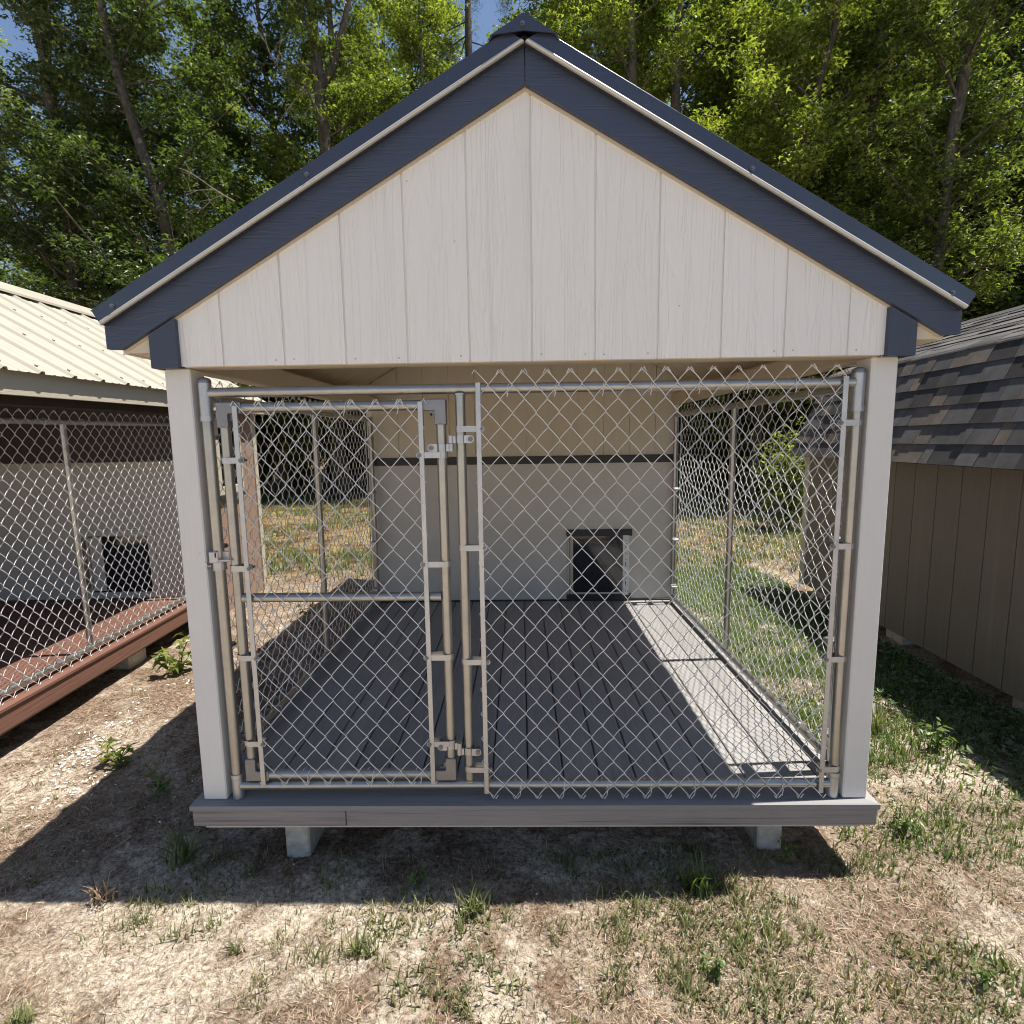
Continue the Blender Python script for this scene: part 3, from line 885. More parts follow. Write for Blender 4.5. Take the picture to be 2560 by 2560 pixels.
# side panels of the run (mesh on the outside)
def side_panel(X_, sgn, label):
    t = thing('chain_link_fence', label, 'chain-link fence', (X_, 1.35, .281))
    def s_(o): o.location = (o.location[0] - X_, o.location[1] - 1.35, o.location[2] - .281); return o
    y0, y1 = .19, 2.5
    for (nm, y) in (('end_post', y0), ('end_post', y1)):
        po = s_(pipe(nm, [(X_, y, .2812), (X_, y, 1.79)], .0178, t)); collar(X_, y, 1.72, 1.785, .02, po)
    s_(pipe('middle_post', [(X_, 1.325, .347), (X_, 1.325, 1.752)], .0168, t))
    for (nm, z) in (('top_rail', 1.768), ('bottom_rail', .33)):
        s_(pipe(nm, [(X_, y0 + .015, z), (X_, 1.2, z), (X_, y1 - .015, z)], PR, t))
    c = chain_mesh(y0 + .03, y0 + .03 + .0793 * 28, .291, 1.838)
    o = c.build('chain_link_mesh', M['wire'], t, True, kind='stuff')
    o.rotation_euler = (0, 0, R(90))
    if sgn < 0: o.rotation_euler = (0, 0, R(90))
    o.location = (X_ + sgn * .0215, 0, 0); s_(o)
    for y in (y0 + .075, y1 - .055):
        m_ = MB(); m_.box(X_ + sgn * .024 - .0025, X_ + sgn * .024 + .0025, y - .0085, y + .0085, .306, 1.8, .001); s_(m_.build('tension_bar', M['galv_band'], t))
    for k in range(12):
        s_(wire_tie((X_, .28 + k * .19, 1.768), .0195, 'y').build('wire_tie', M['wire'], t, True))
        s_(wire_tie((X_, .25 + k * .19, .33), .0195, 'y').build('wire_tie', M['wire'], t, True))
    for z in (1.62, 1.2, .8, .42):
        for (y, d) in ((y0, 1), (y1, -1)):
            m_ = MB(); m_.box(X_ - .021, X_ + .022, min(y - d * .02, y + d * .075), max(y - d * .02, y + d * .075), z - .009, z + .009, .002)
            b = s_(m_.build('brace_band', M['galv_band'], t))
            m_ = MB(); m_.cyl((X_ - .028, y + d * .066, z), (X_ + .028, y + d * .066, z), .0055, 8); m_.build('bolt', M['bolt'], b)
    return t
side_panel(-1.19, -1, 'chain-link side panel of the grey kennel, seen through its gate, in shade')
side_panel(1.195, 1, 'chain-link side panel of the grey kennel beside the brown shed, glinting in the sun')

# ------------------------------------------------------------------ neighbour kennel on the left (own frame: x right, y along, z up, deck top = 0)
LROT = Euler((R(.833), 0, math.atan2(.0388822, .99913795)), 'XYZ')
LP = (-2.677, .759, .27)
left = thing('dog_kennel', 'brown dog kennel with cream ribbed metal roof and red-brown deck', 'dog kennel', LP, LROT)
yb_ = 1.96
LY0 = -.62
proto = MB().box(0, .135, 0, yb_ - LY0 - .01, -.022, 0, .003).mesh('deck_board', M['red_deck'])
for k in range(16):
    link('deck_board', proto, left, (-.11 - .141 * (k + 1) + .003, LY0, rnd.uniform(-.001, .001)))
m_ = MB(); m_.box(-.108, .008, LY0, yb_ + .02, -.02, .0005, .003); m_.build('deck_edging', M['red_deck'], left)
m_ = MB(); m_.box(-.022, -.002, LY0, 3.2, -.125, -.0205, .002); m_.build('deck_fascia', M['red_deck'], left)
m_ = MB(); m_.box(-2.4, -.05, LY0 + .02, 3.15, -.16, -.023); m_.build('floor_frame', M['lumber'], left)
for k in range(3):
    m_ = MB(); m_.box(-.42, -.1, -.4 + k * 1.5, -.2 + k * 1.5, -.42, -.161, .005); m_.build('foundation_block', M['block'], left)
# back wall of the run
m_ = MB(); m_.box(-2.38, -.045, yb_, yb_ + .012, .0, 1.118); m_.build('back_panel', M['panel_l'], left)
m_ = MB(); m_.box(-2.38, -.045, yb_ - .012, yb_ + .01, 1.1185, 1.162, .002); m_.build('back_band', M['cream'], left)
for k in range(12):
    m_ = MB(); m_.box(0, .196, 0, .012, 0, .62, .001); m_.build('wall_board', M['brown_dark'], left, loc=(-2.43 + k * .2, yb_, 1.1625))
# dog door in it
m_ = MB()
for (a, b_, c, d) in ((-.96, -.36, .545, .6), (-.96, -.36, .01, .06), (-.96, -.91, .0605, .5445), (-.41, -.36, .0605, .5445)):
    m_.box(a, b_, yb_ - .024, yb_ - .001, c, d, .002)
ld = m_.build('dog_door', M['panel_l'], left)
m_ = MB(); m_.box(-.909, -.411, yb_ - .01, yb_ - .002, .061, .544); m_.build('door_flap', M['glass'], ld)
m_ = MB(); m_.box(-.955, -.925, yb_ - .05, yb_ - .0245, .1, .53, .001); m_.build('door_jamb', M['lumber'], ld)
m_ = MB(); m_.box(-.905, -.80, yb_ - .014, yb_ - .0105, .07, .535, .001); m_.build('door_slide', M['panel_l'], ld)
# house part
for k in range(6):
    a, b_ = yb_ + .013 + k * .2, yb_ + .009 + (k + 1) * .2
    if k in (2, 3):
        pass
    m_ = MB(); m_.box(-.02, 0, a, b_, -.29, .829, .001); m_.build('wall_board', M['brown_sid'], left)
    m_ = MB(); m_.box(-.02, -.001, a, b_, 1.53, 1.75, .001); m_.build('wall_board', M['brown_sid'], left)
    if k in (0, 1, 5):
        m_ = MB(); m_.box(-.02, 0, a, min(b_, 2.37 if k < 2 else 9), .8295, 1.5295, .001); m_.build('wall_board', M['brown_sid'], left)
m_ = MB(); m_.box(-.022, -.002, 2.835, 2.97, .83, 1.529, .001); m_.build('wall_board', M['brown_sid'], left)
m_ = MB(); m_.box(-.01, .016, 3.125, 3.2, -.3, 1.72, .002); m_.build('corner_trim', M['cream'], left)
wf = MB()
wf.box(-.01, .018, 2.36, 2.842, .826, .9, .002); wf.box(-.01, .018, 2.36, 2.842, 1.47, 1.529, .002)
wf.box(-.01, .018, 2.36, 2.42, .9005, 1.4695, .002); wf.box(-.01, .018, 2.782, 2.842, .9005, 1.4695, .002)
wo = wf.build('window', M['cream'], left)
m_ = MB(); m_.box(-.012, -.004, 2.42, 2.782, .9, 1.47); m_.build('pane', M['pane'], wo)
m_ = MB(); m_.box(-.003, .008, 2.42, 2.782, 1.17, 1.2); m_.build('sash', M['band'], wo)
m_ = MB(); m_.box(-.01, .03, 2.35, 2.852, .79, .825, .002); m_.build('window_sill', M['band'], wo)
m_ = MB(); m_.box(-2.36, -.021, 3.17, 3.185, -.29, 1.7); m_.build('rear_wall', M['brown_sid'], left)
m_ = MB(); m_.box(-2.4, -2.385, LY0 + .1, 3.17, -.29, 1.7); m_.build('far_wall', M['brown_dark'], left)
# beam, fascia, posts
m_ = MB(); m_.box(-.085, -.002, LY0 + .1, yb_ - .02, 1.54, 1.63, .003); m_.build('side_plate', M['brown_dark'], left)
m_ = MB(); m_.box(.080, .098, LY0 - .06, 3.24, 1.585, 1.715, .002); m_.build('eave_fascia', M['cream'], left)
m_ = MB(); m_.box(-.09, -.003, LY0 + .05, LY0 + .14, 0, 1.54, .003); m_.build('corner_post', M['brown_dark'], left)
m_ = MB(); m_.prism([(.079, 1.6), (.079, 1.686), (-1.25, 2.49), (-2.58, 1.686), (-2.58, 1.6), (-1.25, 2.40)], LY0 - .05, 3.23); m_.build('roof_deck', M['brown_dark'], left)
def ribbed_roof(P0, P1, y0, y1, mat, parent, big=.016, pitch=.2286, off=.0):
    """ribbed sheet from eave P0 (x,z) to ridge P1 with a lip at the eave"""
    d = np.array(P1) - np.array(P0); d /= np.linalg.norm(d)
    n = np.array([-d[1], d[0]]); n = n if n[1] > 0 else -n
    prof = []
    y = y0
    while y < y1:
        prof += [(y, 0), (y + .012, big), (y + .03, big), (y + .042, 0)]
        for q in (1, 2):
            yy = y + .042 + (pitch - .042) * q / 3
            prof += [(yy - .014, 0), (yy - .006, .003), (yy + .006, .003), (yy + .014, 0)]
        y += pitch
    prof = [p for p in prof if p[0] <= y1]
    V = []
    rows = [(-.0, -.05, True), (0, 0, False), (1, 0, False)]
    for (s_, dz, lip) in rows:
        for (y, h) in prof:
            q = np.array(P0) * (1 - s_) + np.array(P1) * s_
            if lip: q = q + np.array([-.002, -.004]); hh = h
            else: hh = h
            q = q + n * hh
            V.append((q[0], y, q[1]))
    k = len(prof)
    m_ = MB(); m_.add(V, [(r_ * k + i, r_ * k + i + 1, (r_ + 1) * k + i + 1, (r_ + 1) * k + i) for r_ in range(2) for i in range(k - 1)])
    return m_.build('roof_sheet', mat, parent), n, d
EA, RI = (.13, 1.705), (-1.25, 2.525)
ribbed_roof(EA, RI, -.78, 3.27, M['cream_metal'], left)
ribbed_roof((-2.63, 1.705), RI, -.78, 3.27, M['cream_metal'], left)
m_ = MB(); m_.prism([(-1.25, 2.565), (-1.08, 2.464), (-1.075, 2.445), (-1.25, 2.55), (-1.425, 2.445), (-1.42, 2.464)], -.8, 3.29); m_.build('ridge_cap', M['cream_metal'], left)
m_ = MB(); m_.box(-.02, .14, 3.25, 3.275, 1.58, 1.69, .002); m_.build('rake_board', M['cream'], left)
m_ = MB()
dvec = np.array(RI) - np.array(EA); nn = np.array([.513, .858])
for y in np.arange(-.66, 3.2, .2286):
    for s_ in (.06, .36, .66, .95):
        q = np.array(EA) + dvec * s_
        m_.cyl((q[0], y - .03, q[1]), (q[0] + nn[0] * .01, y - .03, q[1] + nn[1] * .01), .008, 8)
m_.build('roof_screw', M['cream_metal'], left, kind='stuff')

# its fence panel
lf = thing('chain_link_fence', 'chain-link side panel of the brown kennel, standing along the edge of the red-brown deck', 'chain-link fence', LP, LROT)
fx = -.06
for (y) in (LY0 + .2, yb_ - .06):
    pipe('end_post', [(fx, y, .001), (fx, y, 1.5)], .0178, lf)
pipe('middle_post', [(fx, .725, .064), (fx, .725, 1.45)], .0172, lf)
for (nm, z) in (('top_rail', 1.462), ('bottom_rail', .047)):
    pipe(nm, [(fx, LY0 + .21, z), (fx, .7, z), (fx, yb_ - .07, z)], PR, lf)
c = chain_mesh(LY0 + .23, LY0 + .23 + .0793 * 28, .0, 1.523)
o = c.build('chain_link_mesh', M['wire'], lf, True, kind='stuff'); o.rotation_euler = (0, 0, R(90)); o.location = (fx + .0215, 0, 0)
for k in range(7):
    wire_tie((fx, LY0 + .3 + k * .3, 1.462), .0195, 'y').build('wire_tie', M['wire'], lf, True)
    wire_tie((fx, LY0 + .3 + k * .3, .047), .0195, 'y').build('wire_tie', M['wire'], lf, True)
wire_tie((fx, .725, .62), .021, 'y').build('wire_tie', M['wire'], lf, True)

# ------------------------------------------------------------------ gambrel shed on the right (own frame)
SROT = Euler((0, 0, -math.atan2(.0318, .9995)), 'XYZ')
SP = (2.742, 0, 0)
shed = thing('shed', 'brown wooden shed with a dark asphalt-shingled gambrel roof, to the right of the grey kennel', 'shed', SP, SROT)
SY0, SY1 = -1.6, 3.76
y = SY0; k = 0
while y < SY1 - .02:
    b_ = min(y + .2205, SY1)
    m_ = MB(); m_.box(0, .016, y - SY0 - (y - SY0), b_ - y - .006, .1, 1.42, .0015)
    m_.build('wall_board', M['shed_sid'], shed, loc=(0, y, 0)); y += .2205
m_ = MB(); m_.box(.012, .03, SY0, SY1, .1, 1.42); m_.build('wall_sheathing', M['hole'], shed)
m_ = MB(); m_.box(-.012, .06, SY1 - .075, SY1 + .016, .09, 1.41, .003); m_.build('corner_trim', M['cream'], shed)
m_ = MB(); m_.prism([(.03, .1), (3.0, .1), (3.0, 1.42), (2.85, 2.1), (1.5, 2.62), (.25, 2.1), (.03, 1.42)], SY1 - .02, SY1 - .004); m_.build('end_wall', M['shed_sid'], shed)
m_ = MB(); m_.box(3.0, 3.02, SY0, SY1, .1, 1.42); m_.build('far_wall', M['shed_sid'], shed)
for yy in np.arange(SY0 + .3, SY1, 1.2):
    m_ = MB(); m_.box(.1, .3, yy, yy + .2, -.03, .0995, .004); m_.build('foundation_block', M['block'], shed)
# roof deck
m_ = MB(); m_.prism([(-.085, 1.402), (.228, 2.16), (1.28, 2.60), (2.6, 2.16), (3.09, 1.402), (3.05, 1.39), (-.05, 1.39)], SY0, SY1 + .1); m_.build('roof_deck', M['hole'], shed)
# shingles, course by course
def shingle_course(p0, dirv, nrm, expo, y0, y1, seed, lift=.004, big=False, thick=.0055):
    r_ = random.Random(seed)
    y = y0
    while y < y1:
        wd = r_.choice((.09, .13, .155, .17, .2, .24)) if not big else r_.choice((.16, .2, .25, .3))
        ye = min(y + wd, y1)
        d = np.array(dirv); n = np.array(nrm)
        up_ = r_.choice((0, 0, .003, .0045))
        a = np.array(p0) + n * (lift + up_); b_ = np.array(p0) + d * (expo * 1.06) + n * (.0012)
        a2 = a + n * thick; b2 = b_ + n * thick
        m_ = MB(); m_.prism([tuple(a - np.array(p0)), tuple(a2 - np.array(p0)), tuple(b2 - np.array(p0)), tuple(b_ - np.array(p0))], .0008, ye - y - .0012)
        m_.build('shingle', M['shingle'], shed, loc=(p0[0], y, p0[1]))
        y = ye
EL, BR, RD = np.array([-.12, 1.395]), np.array([.2, 2.165]), np.array([1.25, 2.61])
d1 = (BR - EL); L1 = np.linalg.norm(d1); d1 /= L1; n1 = np.array([-d1[1], d1[0]])
NC = 6
for k in range(NC):
    shingle_course(EL + d1 * L1 * k / NC, d1, n1, L1 / NC, -.1 if k < 5 else -.1, SY1 + .1, 50 + k, lift=.006)
# rounded cap course over the knee
d2 = (RD - BR); L2 = np.linalg.norm(d2); d2 /= L2; n2 = np.array([-d2[1], d2[0]])
r_ = random.Random(5); y = -.1
while y < SY1 + .1:
    ye = min(y + r_.uniform(.2, .3), SY1 + .1)
    pts = []
    for t in np.linspace(0, 1, 7):
        c_ = BR - d1 * .075 * (1 - t) ** 1.0 * (1 if t < 1 else 0)
        # quadratic bend from the steep to the shallow slope
        A = BR - d1 * .02 + n1 * .012; Bc = BR + (n1 + n2) * .012; C = BR + d2 * .12 + n2 * .012
        pts.append(A * (1 - t) ** 2 + Bc * 2 * t * (1 - t) + C * t * t)
    poly = [tuple(p - BR) for p in pts] + [tuple(p - BR - (n1 + n2) * .004) for p in pts[::-1]]
    m_ = MB(); m_.prism(poly, .001, ye - y - .0015); o = m_.build('shingle', M['shingle'], shed, loc=(BR[0], y, BR[1]))
    y = ye
NC2 = 8
for k in range(NC2):
    shingle_course(BR + d2 * (.10 + (L2 - .10) * k / NC2), d2, n2, (L2 - .1) / NC2, 1.0 + .12 * k, SY1 + .1, 80 + k, lift=.006, big=True)
m_ = MB(); m_.prism([(1.0, 2.505), (1.25, 2.625), (1.5, 2.515), (1.5, 2.5), (1.25, 2.605), (1.0, 2.49)], SY0, SY1 + .1); m_.build('ridge_shingles', M['shingle'], shed)
m_ = MB(); m_.prism([(1.27, 2.60), (2.65, 2.17), (3.1, 1.395), (3.09, 1.38), (2.62, 2.15)], SY0, SY1 + .1); m_.build('far_roof_slope', M['shingle'], shed)

# ------------------------------------------------------------------ trees
def leaf_arrays(C, N, size, seed, kind='lobed', tilt=.55):
    """C: centres (n,3) -> vertices, tris of n leaves"""
    g = np.random.default_rng(seed)
    n = len(C)
    az = g.uniform(0, 2 * np.pi, n)
    nz = np.ones(n); nxy = g.normal(0, tilt, (n, 2))
    nrm = np.stack([nxy[:, 0], nxy[:, 1], nz], 1) + N
    nrm /= np.linalg.norm(nrm, axis=1)[:, None]
    t = np.stack([np.cos(az), np.sin(az), g.normal(-.25, .3, n)], 1)
    t -= nrm * (t * nrm).sum(1)[:, None]; t /= np.linalg.norm(t, axis=1)[:, None]
    b = np.cross(nrm, t)
    s = size * g.uniform(.65, 1.3, n)
    if kind == 'lobed':
        L = np.array([(0, -.1, 0), (-.55, .1, -.12), (-.13, .22, .03), (0, .75, -.14), (.13, .22, .03), (.55, .1, -.12)])
        F = [(0, 2, 1), (0, 3, 2), (0, 4, 3), (0, 5, 4)]
    elif kind == 'oval':
        L = np.array([(0, -.15, 0), (-.26, .25, .05), (0, .8, -.1), (.26, .25, .05)])
        F = [(0, 2, 1), (0, 3, 2)]
    else:   # needle
        L = np.array([(-.02, 0, 0), (.02, 0, 0), (0, 1.1, -.15)])
        F = [(0, 1, 2)]
    V = C[:, None, :] + s[:, None, None] * (L[None, :, 0:1] * b[:, None, :] + L[None, :, 1:2] * t[:, None, :] + L[None, :, 2:3] * nrm[:, None, :])
    k = len(L)
    T = (np.arange(n)[:, None, None] * k + np.array(F)[None]).reshape(-1, 3)
    return V.reshape(-1, 3), T

def grow(path, radii, h_lo, h_hi, limb_len, n_limbs, leaves_per, seed, leaf_size=.12, kind='lobed', el=(5, 45), spread=.3, flat=.5, bias=None):
    """limbs from a trunk path; returns branch MB and leaf arrays"""
    g = np.random.default_rng(seed)
    path = np.asarray(path, float)
    zz = path[:, 2]
    br = MB(); C = []
    for i in range(n_limbs):
        f = (i + g.uniform(0, 1)) / n_limbs
        z = h_lo + (h_hi - h_lo) * f
        p = np.array([np.interp(z, zz, path[:, 0]), np.interp(z, zz, path[:, 1]), z])
        rr = np.interp(z, zz, radii)
        az = g.uniform(0, 2 * np.pi) if bias is None else bias + g.normal(0, 1.2)
        e = R(g.uniform(*el))
        prof = (1 - .62 * f) * (0.7 + .3 * min(1, f * 6))
        Ln = limb_len * prof * g.uniform(.6, 1.2)
        d = np.array([math.cos(az) * math.cos(e), math.sin(az) * math.cos(e), math.sin(e)])
        side = np.cross(d, [0, 0, 1]); side /= np.linalg.norm(side)
        ts = np.linspace(0, 1, 6)
        bend = g.normal(0, .12); sag = g.uniform(-.1, .18)
        pts = p + d * Ln * ts[:, None] + side * (bend * Ln * ts ** 2)[:, None] - np.array([0, 0, 1]) * (sag * Ln * ts ** 2)[:, None]
        rb = max(.006, min(rr * .45, .013 * Ln + .006))
        br.tube(pts, rb * (1 - .8 * ts), 5, cap=False)
        nt_ = max(4, int(Ln * 4.2))
        for j in range(nt_):
            t = g.uniform(.22, 1.0)
            q = np.array([np.interp(t, ts, pts[:, a]) for a in range(3)])
            tw = g.normal(0, 1, 3) * np.array([1, 1, .45]); tw /= np.linalg.norm(tw)
            tl = g.uniform(.25, .65) * (1.15 - .5 * t)
            q2 = q + tw * tl
            if j % 2 == 0: br.tube([q, (q + q2) / 2 + g.normal(0, .02, 3), q2], [.006, .004, .002], 3, cap=False)
            m = int(leaves_per * g.uniform(.5, 1.4))
            u = g.uniform(.3, 1.1, m)[:, None]
            C.append(q + (q2 - q) * u + g.normal(0, spread, (m, 3)) * np.array([.6, .6, .6 * flat]))
    C = np.concatenate(C)
    return br, C

CAMV = np.array(CAMP)
def make_tree(name, label, path, radii, h_lo, h_hi, limb_len, n_limbs, leaves_per, seed, leaf='leaf', leaf_size=.12, kind='lobed', group=None, extra=(), cat='tree', clear=0.0, **kw):
    path = np.asarray(path, float)
    base = path[0].copy()
    t = thing(name, label, cat, tuple(base), group=group)
    # finer trunk path with small wiggle
    g = np.random.default_rng(seed + 1000)
    z = np.linspace(path[0, 2], path[-1, 2], 26)
    P = np.stack([np.interp(z, path[:, 2], path[:, 0]), np.interp(z, path[:, 2], path[:, 1]), z], 1)
    sm = P.copy()
    for _ in range(2): sm[1:-1] = (sm[:-2] + sm[1:-1] * 2 + sm[2:]) / 4
    sm[1:, :2] += g.normal(0, .012, (25, 2))
    rad = np.interp(z, np.linspace(path[0, 2], path[-1, 2], len(radii)), radii) * (1 + g.normal(0, .03, 26))
    m_ = MB(); m_.tube(sm - base, rad, 12)
    for (ep, er) in extra:
        m_.tube(np.asarray(ep) - base, er, 9)
    m_.build('trunk', M['bark'], t, True)
    br, C = grow(sm, rad, h_lo, h_hi, limb_len, n_limbs, leaves_per, seed, **kw)
    for V in br.v: V -= base
    br.build('branches', M['bark'], t, True, kind='stuff')
    tx = np.interp(C[:, 2], sm[:, 2], sm[:, 0]); ty = np.interp(C[:, 2], sm[:, 2], sm[:, 1])
    keep = ~((C[:, 1] < ty) & (np.abs(C[:, 0] - tx + (C[:, 1] - ty) * .25 * np.sign(tx)) < clear) & (g.random(len(C)) < .7))
    C = C[keep]
    V, T = leaf_arrays(C - base, 0, leaf_size, seed + 5, kind)
    m_ = MB(); m_.add(V, T=T); m_.build('crown', M[leaf], t, kind='stuff')
    return t

def tp(pts, D):
    """pixel list on the photo plane y=D given at D=11 -> world points scaled about the camera foot, extended to the ground"""
    out = []
    k = (D + 1.8526) / (11 + 1.8526)
    for (x, z) in pts:
        out.append((CAMP.x + (x - CAMP.x) * k, D, CAMP.z + (z - CAMP.z) * k))
    return out

def trunk_path(pts, D, H, lean=None):
    P = tp(pts, D)
    a, b_ = P[0], P[min(1, len(P) - 1)]
    sl = (b_[0] - a[0]) / max(.5, b_[2] - a[2]) * .5
    gzv = float(gz(a[0] - sl * a[2], D))
    P = [(a[0] - sl * (a[2] - gzv) * .7, D, gzv - .1)] + P
    e, f = P[-2], P[-1]
    s2 = (f[0] - e[0]) / max(.3, f[2] - e[2]) * .6
    P.append((f[0] + s2 * (H - f[2]), D + .2, H))
    return P

TR = [
 ('tall tree with a stout upright grey trunk above the cream ribbed roof', [(-10.0, 5.3), (-10.01, 7.5), (-10.14, 9.3)], 12.0, 16, .18, 'leaf_dk', 3.6, 60, 30),
 ('tree whose bare trunk leans left above the left end of the grey kennel roof', [(-7.85, 6.8), (-8.28, 8.2), (-8.57, 9.28)], 10.5, 15, .13, 'leaf_dk', 3.4, 56, 30),
 ('tree with a thick pale trunk forking into a bare V above the left roof slope', [(-4.2, 7.88), (-4.18, 8.5), (-4.24, 9.19), (-4.33, 10.5)], 13.0, 17, .2, 'leaf', 3.2, 50, 26),
 ('slender tree just behind the forked pale trunk, in yellow-green leaf', [(-3.87, 8.27), (-3.92, 8.8), (-3.94, 9.46)], 15.0, 17, .15, 'leaf_lt', 3.0, 52, 28),
 ('tree with a straight lichen-grey trunk nearest the ridge, rising over the right slope', [(2.44, 9.15), (2.42, 10.68)], 12.0, 17, .13, 'leaf_lt', 3.0, 50, 26),
 ('tree with a dark straight trunk over the upper right roof slope, second from the ridge', [(3.37, 8.68), (3.38, 9.5), (3.43, 10.66)], 13.0, 17, .15, 'leaf_lt', 3.2, 52, 26),
 ('thin dark-stemmed tree over the middle of the right roof slope', [(5.36, 7.5), (5.33, 9.64), (5.41, 10.6)], 14.5, 16, .11, 'leaf', 3.2, 54, 30),
 ('slim tree with a trunk leaning steeply to the right over the right roof slope', [(5.91, 7.17), (6.38, 8.93), (6.73, 10.28)], 11.5, 15, .1, 'leaf_lt', 3.0, 48, 26),
 ('tree with a thin upright trunk over the lower end of the right roof slope', [(7.52, 6.2), (7.55, 8.29), (7.59, 9.41)], 13.0, 16, .11, 'leaf', 3.2, 54, 30),
 ('tree with a curving brown trunk beyond the shingled shed roof', [(9.15, 5.13), (9.16, 5.55), (9.24, 7.47), (9.38, 8.86), (9.48, 10.2)], 10.5, 16, .14, 'leaf', 3.3, 58, 30),
 ('leafy yellow-green tree filling the gap left of the ridge cap', [(-2.0, 8.6), (-2.05, 10.6)], 14.5, 15, .08, 'leaf_lt', 2.9, 54, 30),
 ('slender tree rising right behind the ridge cap of the grey kennel', [(1.17, 9.8), (1.25, 10.7)], 14.0, 17, .1, 'leaf_lt', 2.8, 50, 26),
]
for i, (lab, pts, D, H, r0, lf_, ll, nl, lp) in enumerate(TR):
    ex = []
    if i == 2:
        k = tp([(-4.24, 9.1), (-3.93, 9.52), (-3.65, 10.38), (-3.5, 10.9), (-3.3, 13)], 13.0)
        ex = [(k, [.1, .09, .075, .06, .03])]
    make_tree('broadleaf_tree', lab, trunk_path(pts, D, H), [r0 * 1.15, r0 * .92, r0 * .85, r0 * .74, r0 * .5, r0 * .2], 1.2, H - .2, ll, int(nl * 1.25), int(lp * 2.6), 100 + i, leaf=lf_, leaf_size=.112, extra=ex, clear=.22)

# deeper woods: three kinds, copied
def proto_tree(i, H, leaf, kind, ls, nl, lp, ll, name, label, loc):
    path = [(0, 0, -.1), (rnd.uniform(-.3, .3), 0, H * .5), (rnd.uniform(-.6, .6), 0, H)]
    path = [(p[0] + loc[0], p[1] + loc[1], p[2] + loc[2]) for p in path]
    return make_tree(name, label, path, [.17, .14, .1, .03], 1.0 + loc[2], H - .2, ll, int(nl * 1.2), int(lp * 1.7), 300 + i, leaf=leaf, leaf_size=ls, kind=kind, group='trees deep in the wood')
LB = 'leafy tree in the dense wood behind the front row of trunks'
protos = [proto_tree(0, 17, 'leaf_dk', 'lobed', .15, 70, 30, 4.2, 'woodland_tree', LB, (-13, 17, 0)),
          proto_tree(1, 16, 'leaf', 'lobed', .15, 66, 30, 4.0, 'woodland_tree', LB, (7.5, 18.5, 0)),
          proto_tree(2, 18, 'leaf_lt', 'lobed', .14, 62, 28, 3.8, 'woodland_tree', LB, (1.0, 18, 0))]
def copy_thing(t, loc, rz, s=1.0):
    r = t.copy(); COL.objects.link(r); r.location = loc; r.rotation_euler = (0, 0, rz); r.scale = (s, s, s)
    for ch in t.children:
        c = ch.copy(); COL.objects.link(c); c.parent = r
    return r
pine = make_tree('pine_tree', 'dark thin pine with sparse needles left of the kennel ridge, sky showing through', [(-1.6, 16.5, -.1), (-1.5, 16.5, 8), (-1.4, 16.5, 20)], [.18, .15, .11, .03], 7, 19.6, 2.6, 46, 75, 411, leaf='needle', leaf_size=.2, kind='needle', spread=.17, flat=1.0, el=(-10, 25))
for k, (x, y, j, s) in enumerate([(-19, 15, 1, 1.0), (-10.5, 19, 1, 1.0), (-7.6, 16.5, 0, .95), (-5.2, 21, 2, 1.05), (3.6, 19, 1, 1.05), (5.2, 22, 2, 1.0),
                                  (10.0, 16.5, 2, .95), (3.4, 16, 1, 1.0), (6.4, 16.8, 0, 1.0), (8.4, 20, 1, 1.15), (11.5, 22, 0, 1.2), (1.9, 21, 1, 1.15), (12.5, 19, 1, 1.05), (13.5, 14.5, 0, .95), (16.5, 17.5, 1, 1.1), (18.5, 14, 2, 1.0), (9, 23, 0, 1.1), (14.8, 19.5, 2, 1.2), (11.8, 17.4, 1, 1.15), (-3.4, 18.5, 2, 1.0), (-13.5, 25, 2, 1.1), (20, 22, 0, 1.2), (-22, 22, 2, 1.2), (0, 25, 0, 1.15), (-8, 27, 1, 1.2), (14.5, 26, 0, 1.2)]):
    copy_thing(protos[j], (x, y, float(gz(x, y))), rnd.uniform(0, 6.28), s)

US = 'young trees under the wood edge'
ul = 'bushy young tree with low dense foliage under the taller trees'
u0 = make_tree('young_tree', ul, [(-11.6, 14.4, -.1), (-11.5, 14.4, 4), (-11.7, 14.4, 8)], [.07, .06, .02], .5, 7.9, 2.7, 60, 55, 351, leaf='leaf_dk', leaf_size=.13, group=US)
u1 = make_tree('young_tree', ul, [(6.6, 14.2, -.1), (6.7, 14.2, 4), (6.5, 14.2, 8.5)], [.07, .06, .02], .5, 8.4, 2.7, 60, 55, 352, leaf='leaf', leaf_size=.13, group=US)
for k, (x, y, s_) in enumerate([(-15.5, 13.5, 1.1), (-8.6, 14.2, 1.05), (-6.3, 12.6, .9), (-4.0, 16.2, 1.1), (-1.2, 15.5, 1.1), (2.9, 14.6, 1.1), (4.3, 16.5, 1.2), (8.8, 13.0, 1.0), (11.0, 14.6, 1.15), (13.0, 12.6, 1.1), (15.2, 14.5, 1.2), (-13, 15.2, 1.2), (-18.5, 14.5, 1.2)]):
    copy_thing((u0, u1)[k % 2 if x < 2 else 1], (x, y, float(gz(x, y))), rnd.uniform(0, 6.28), s_)

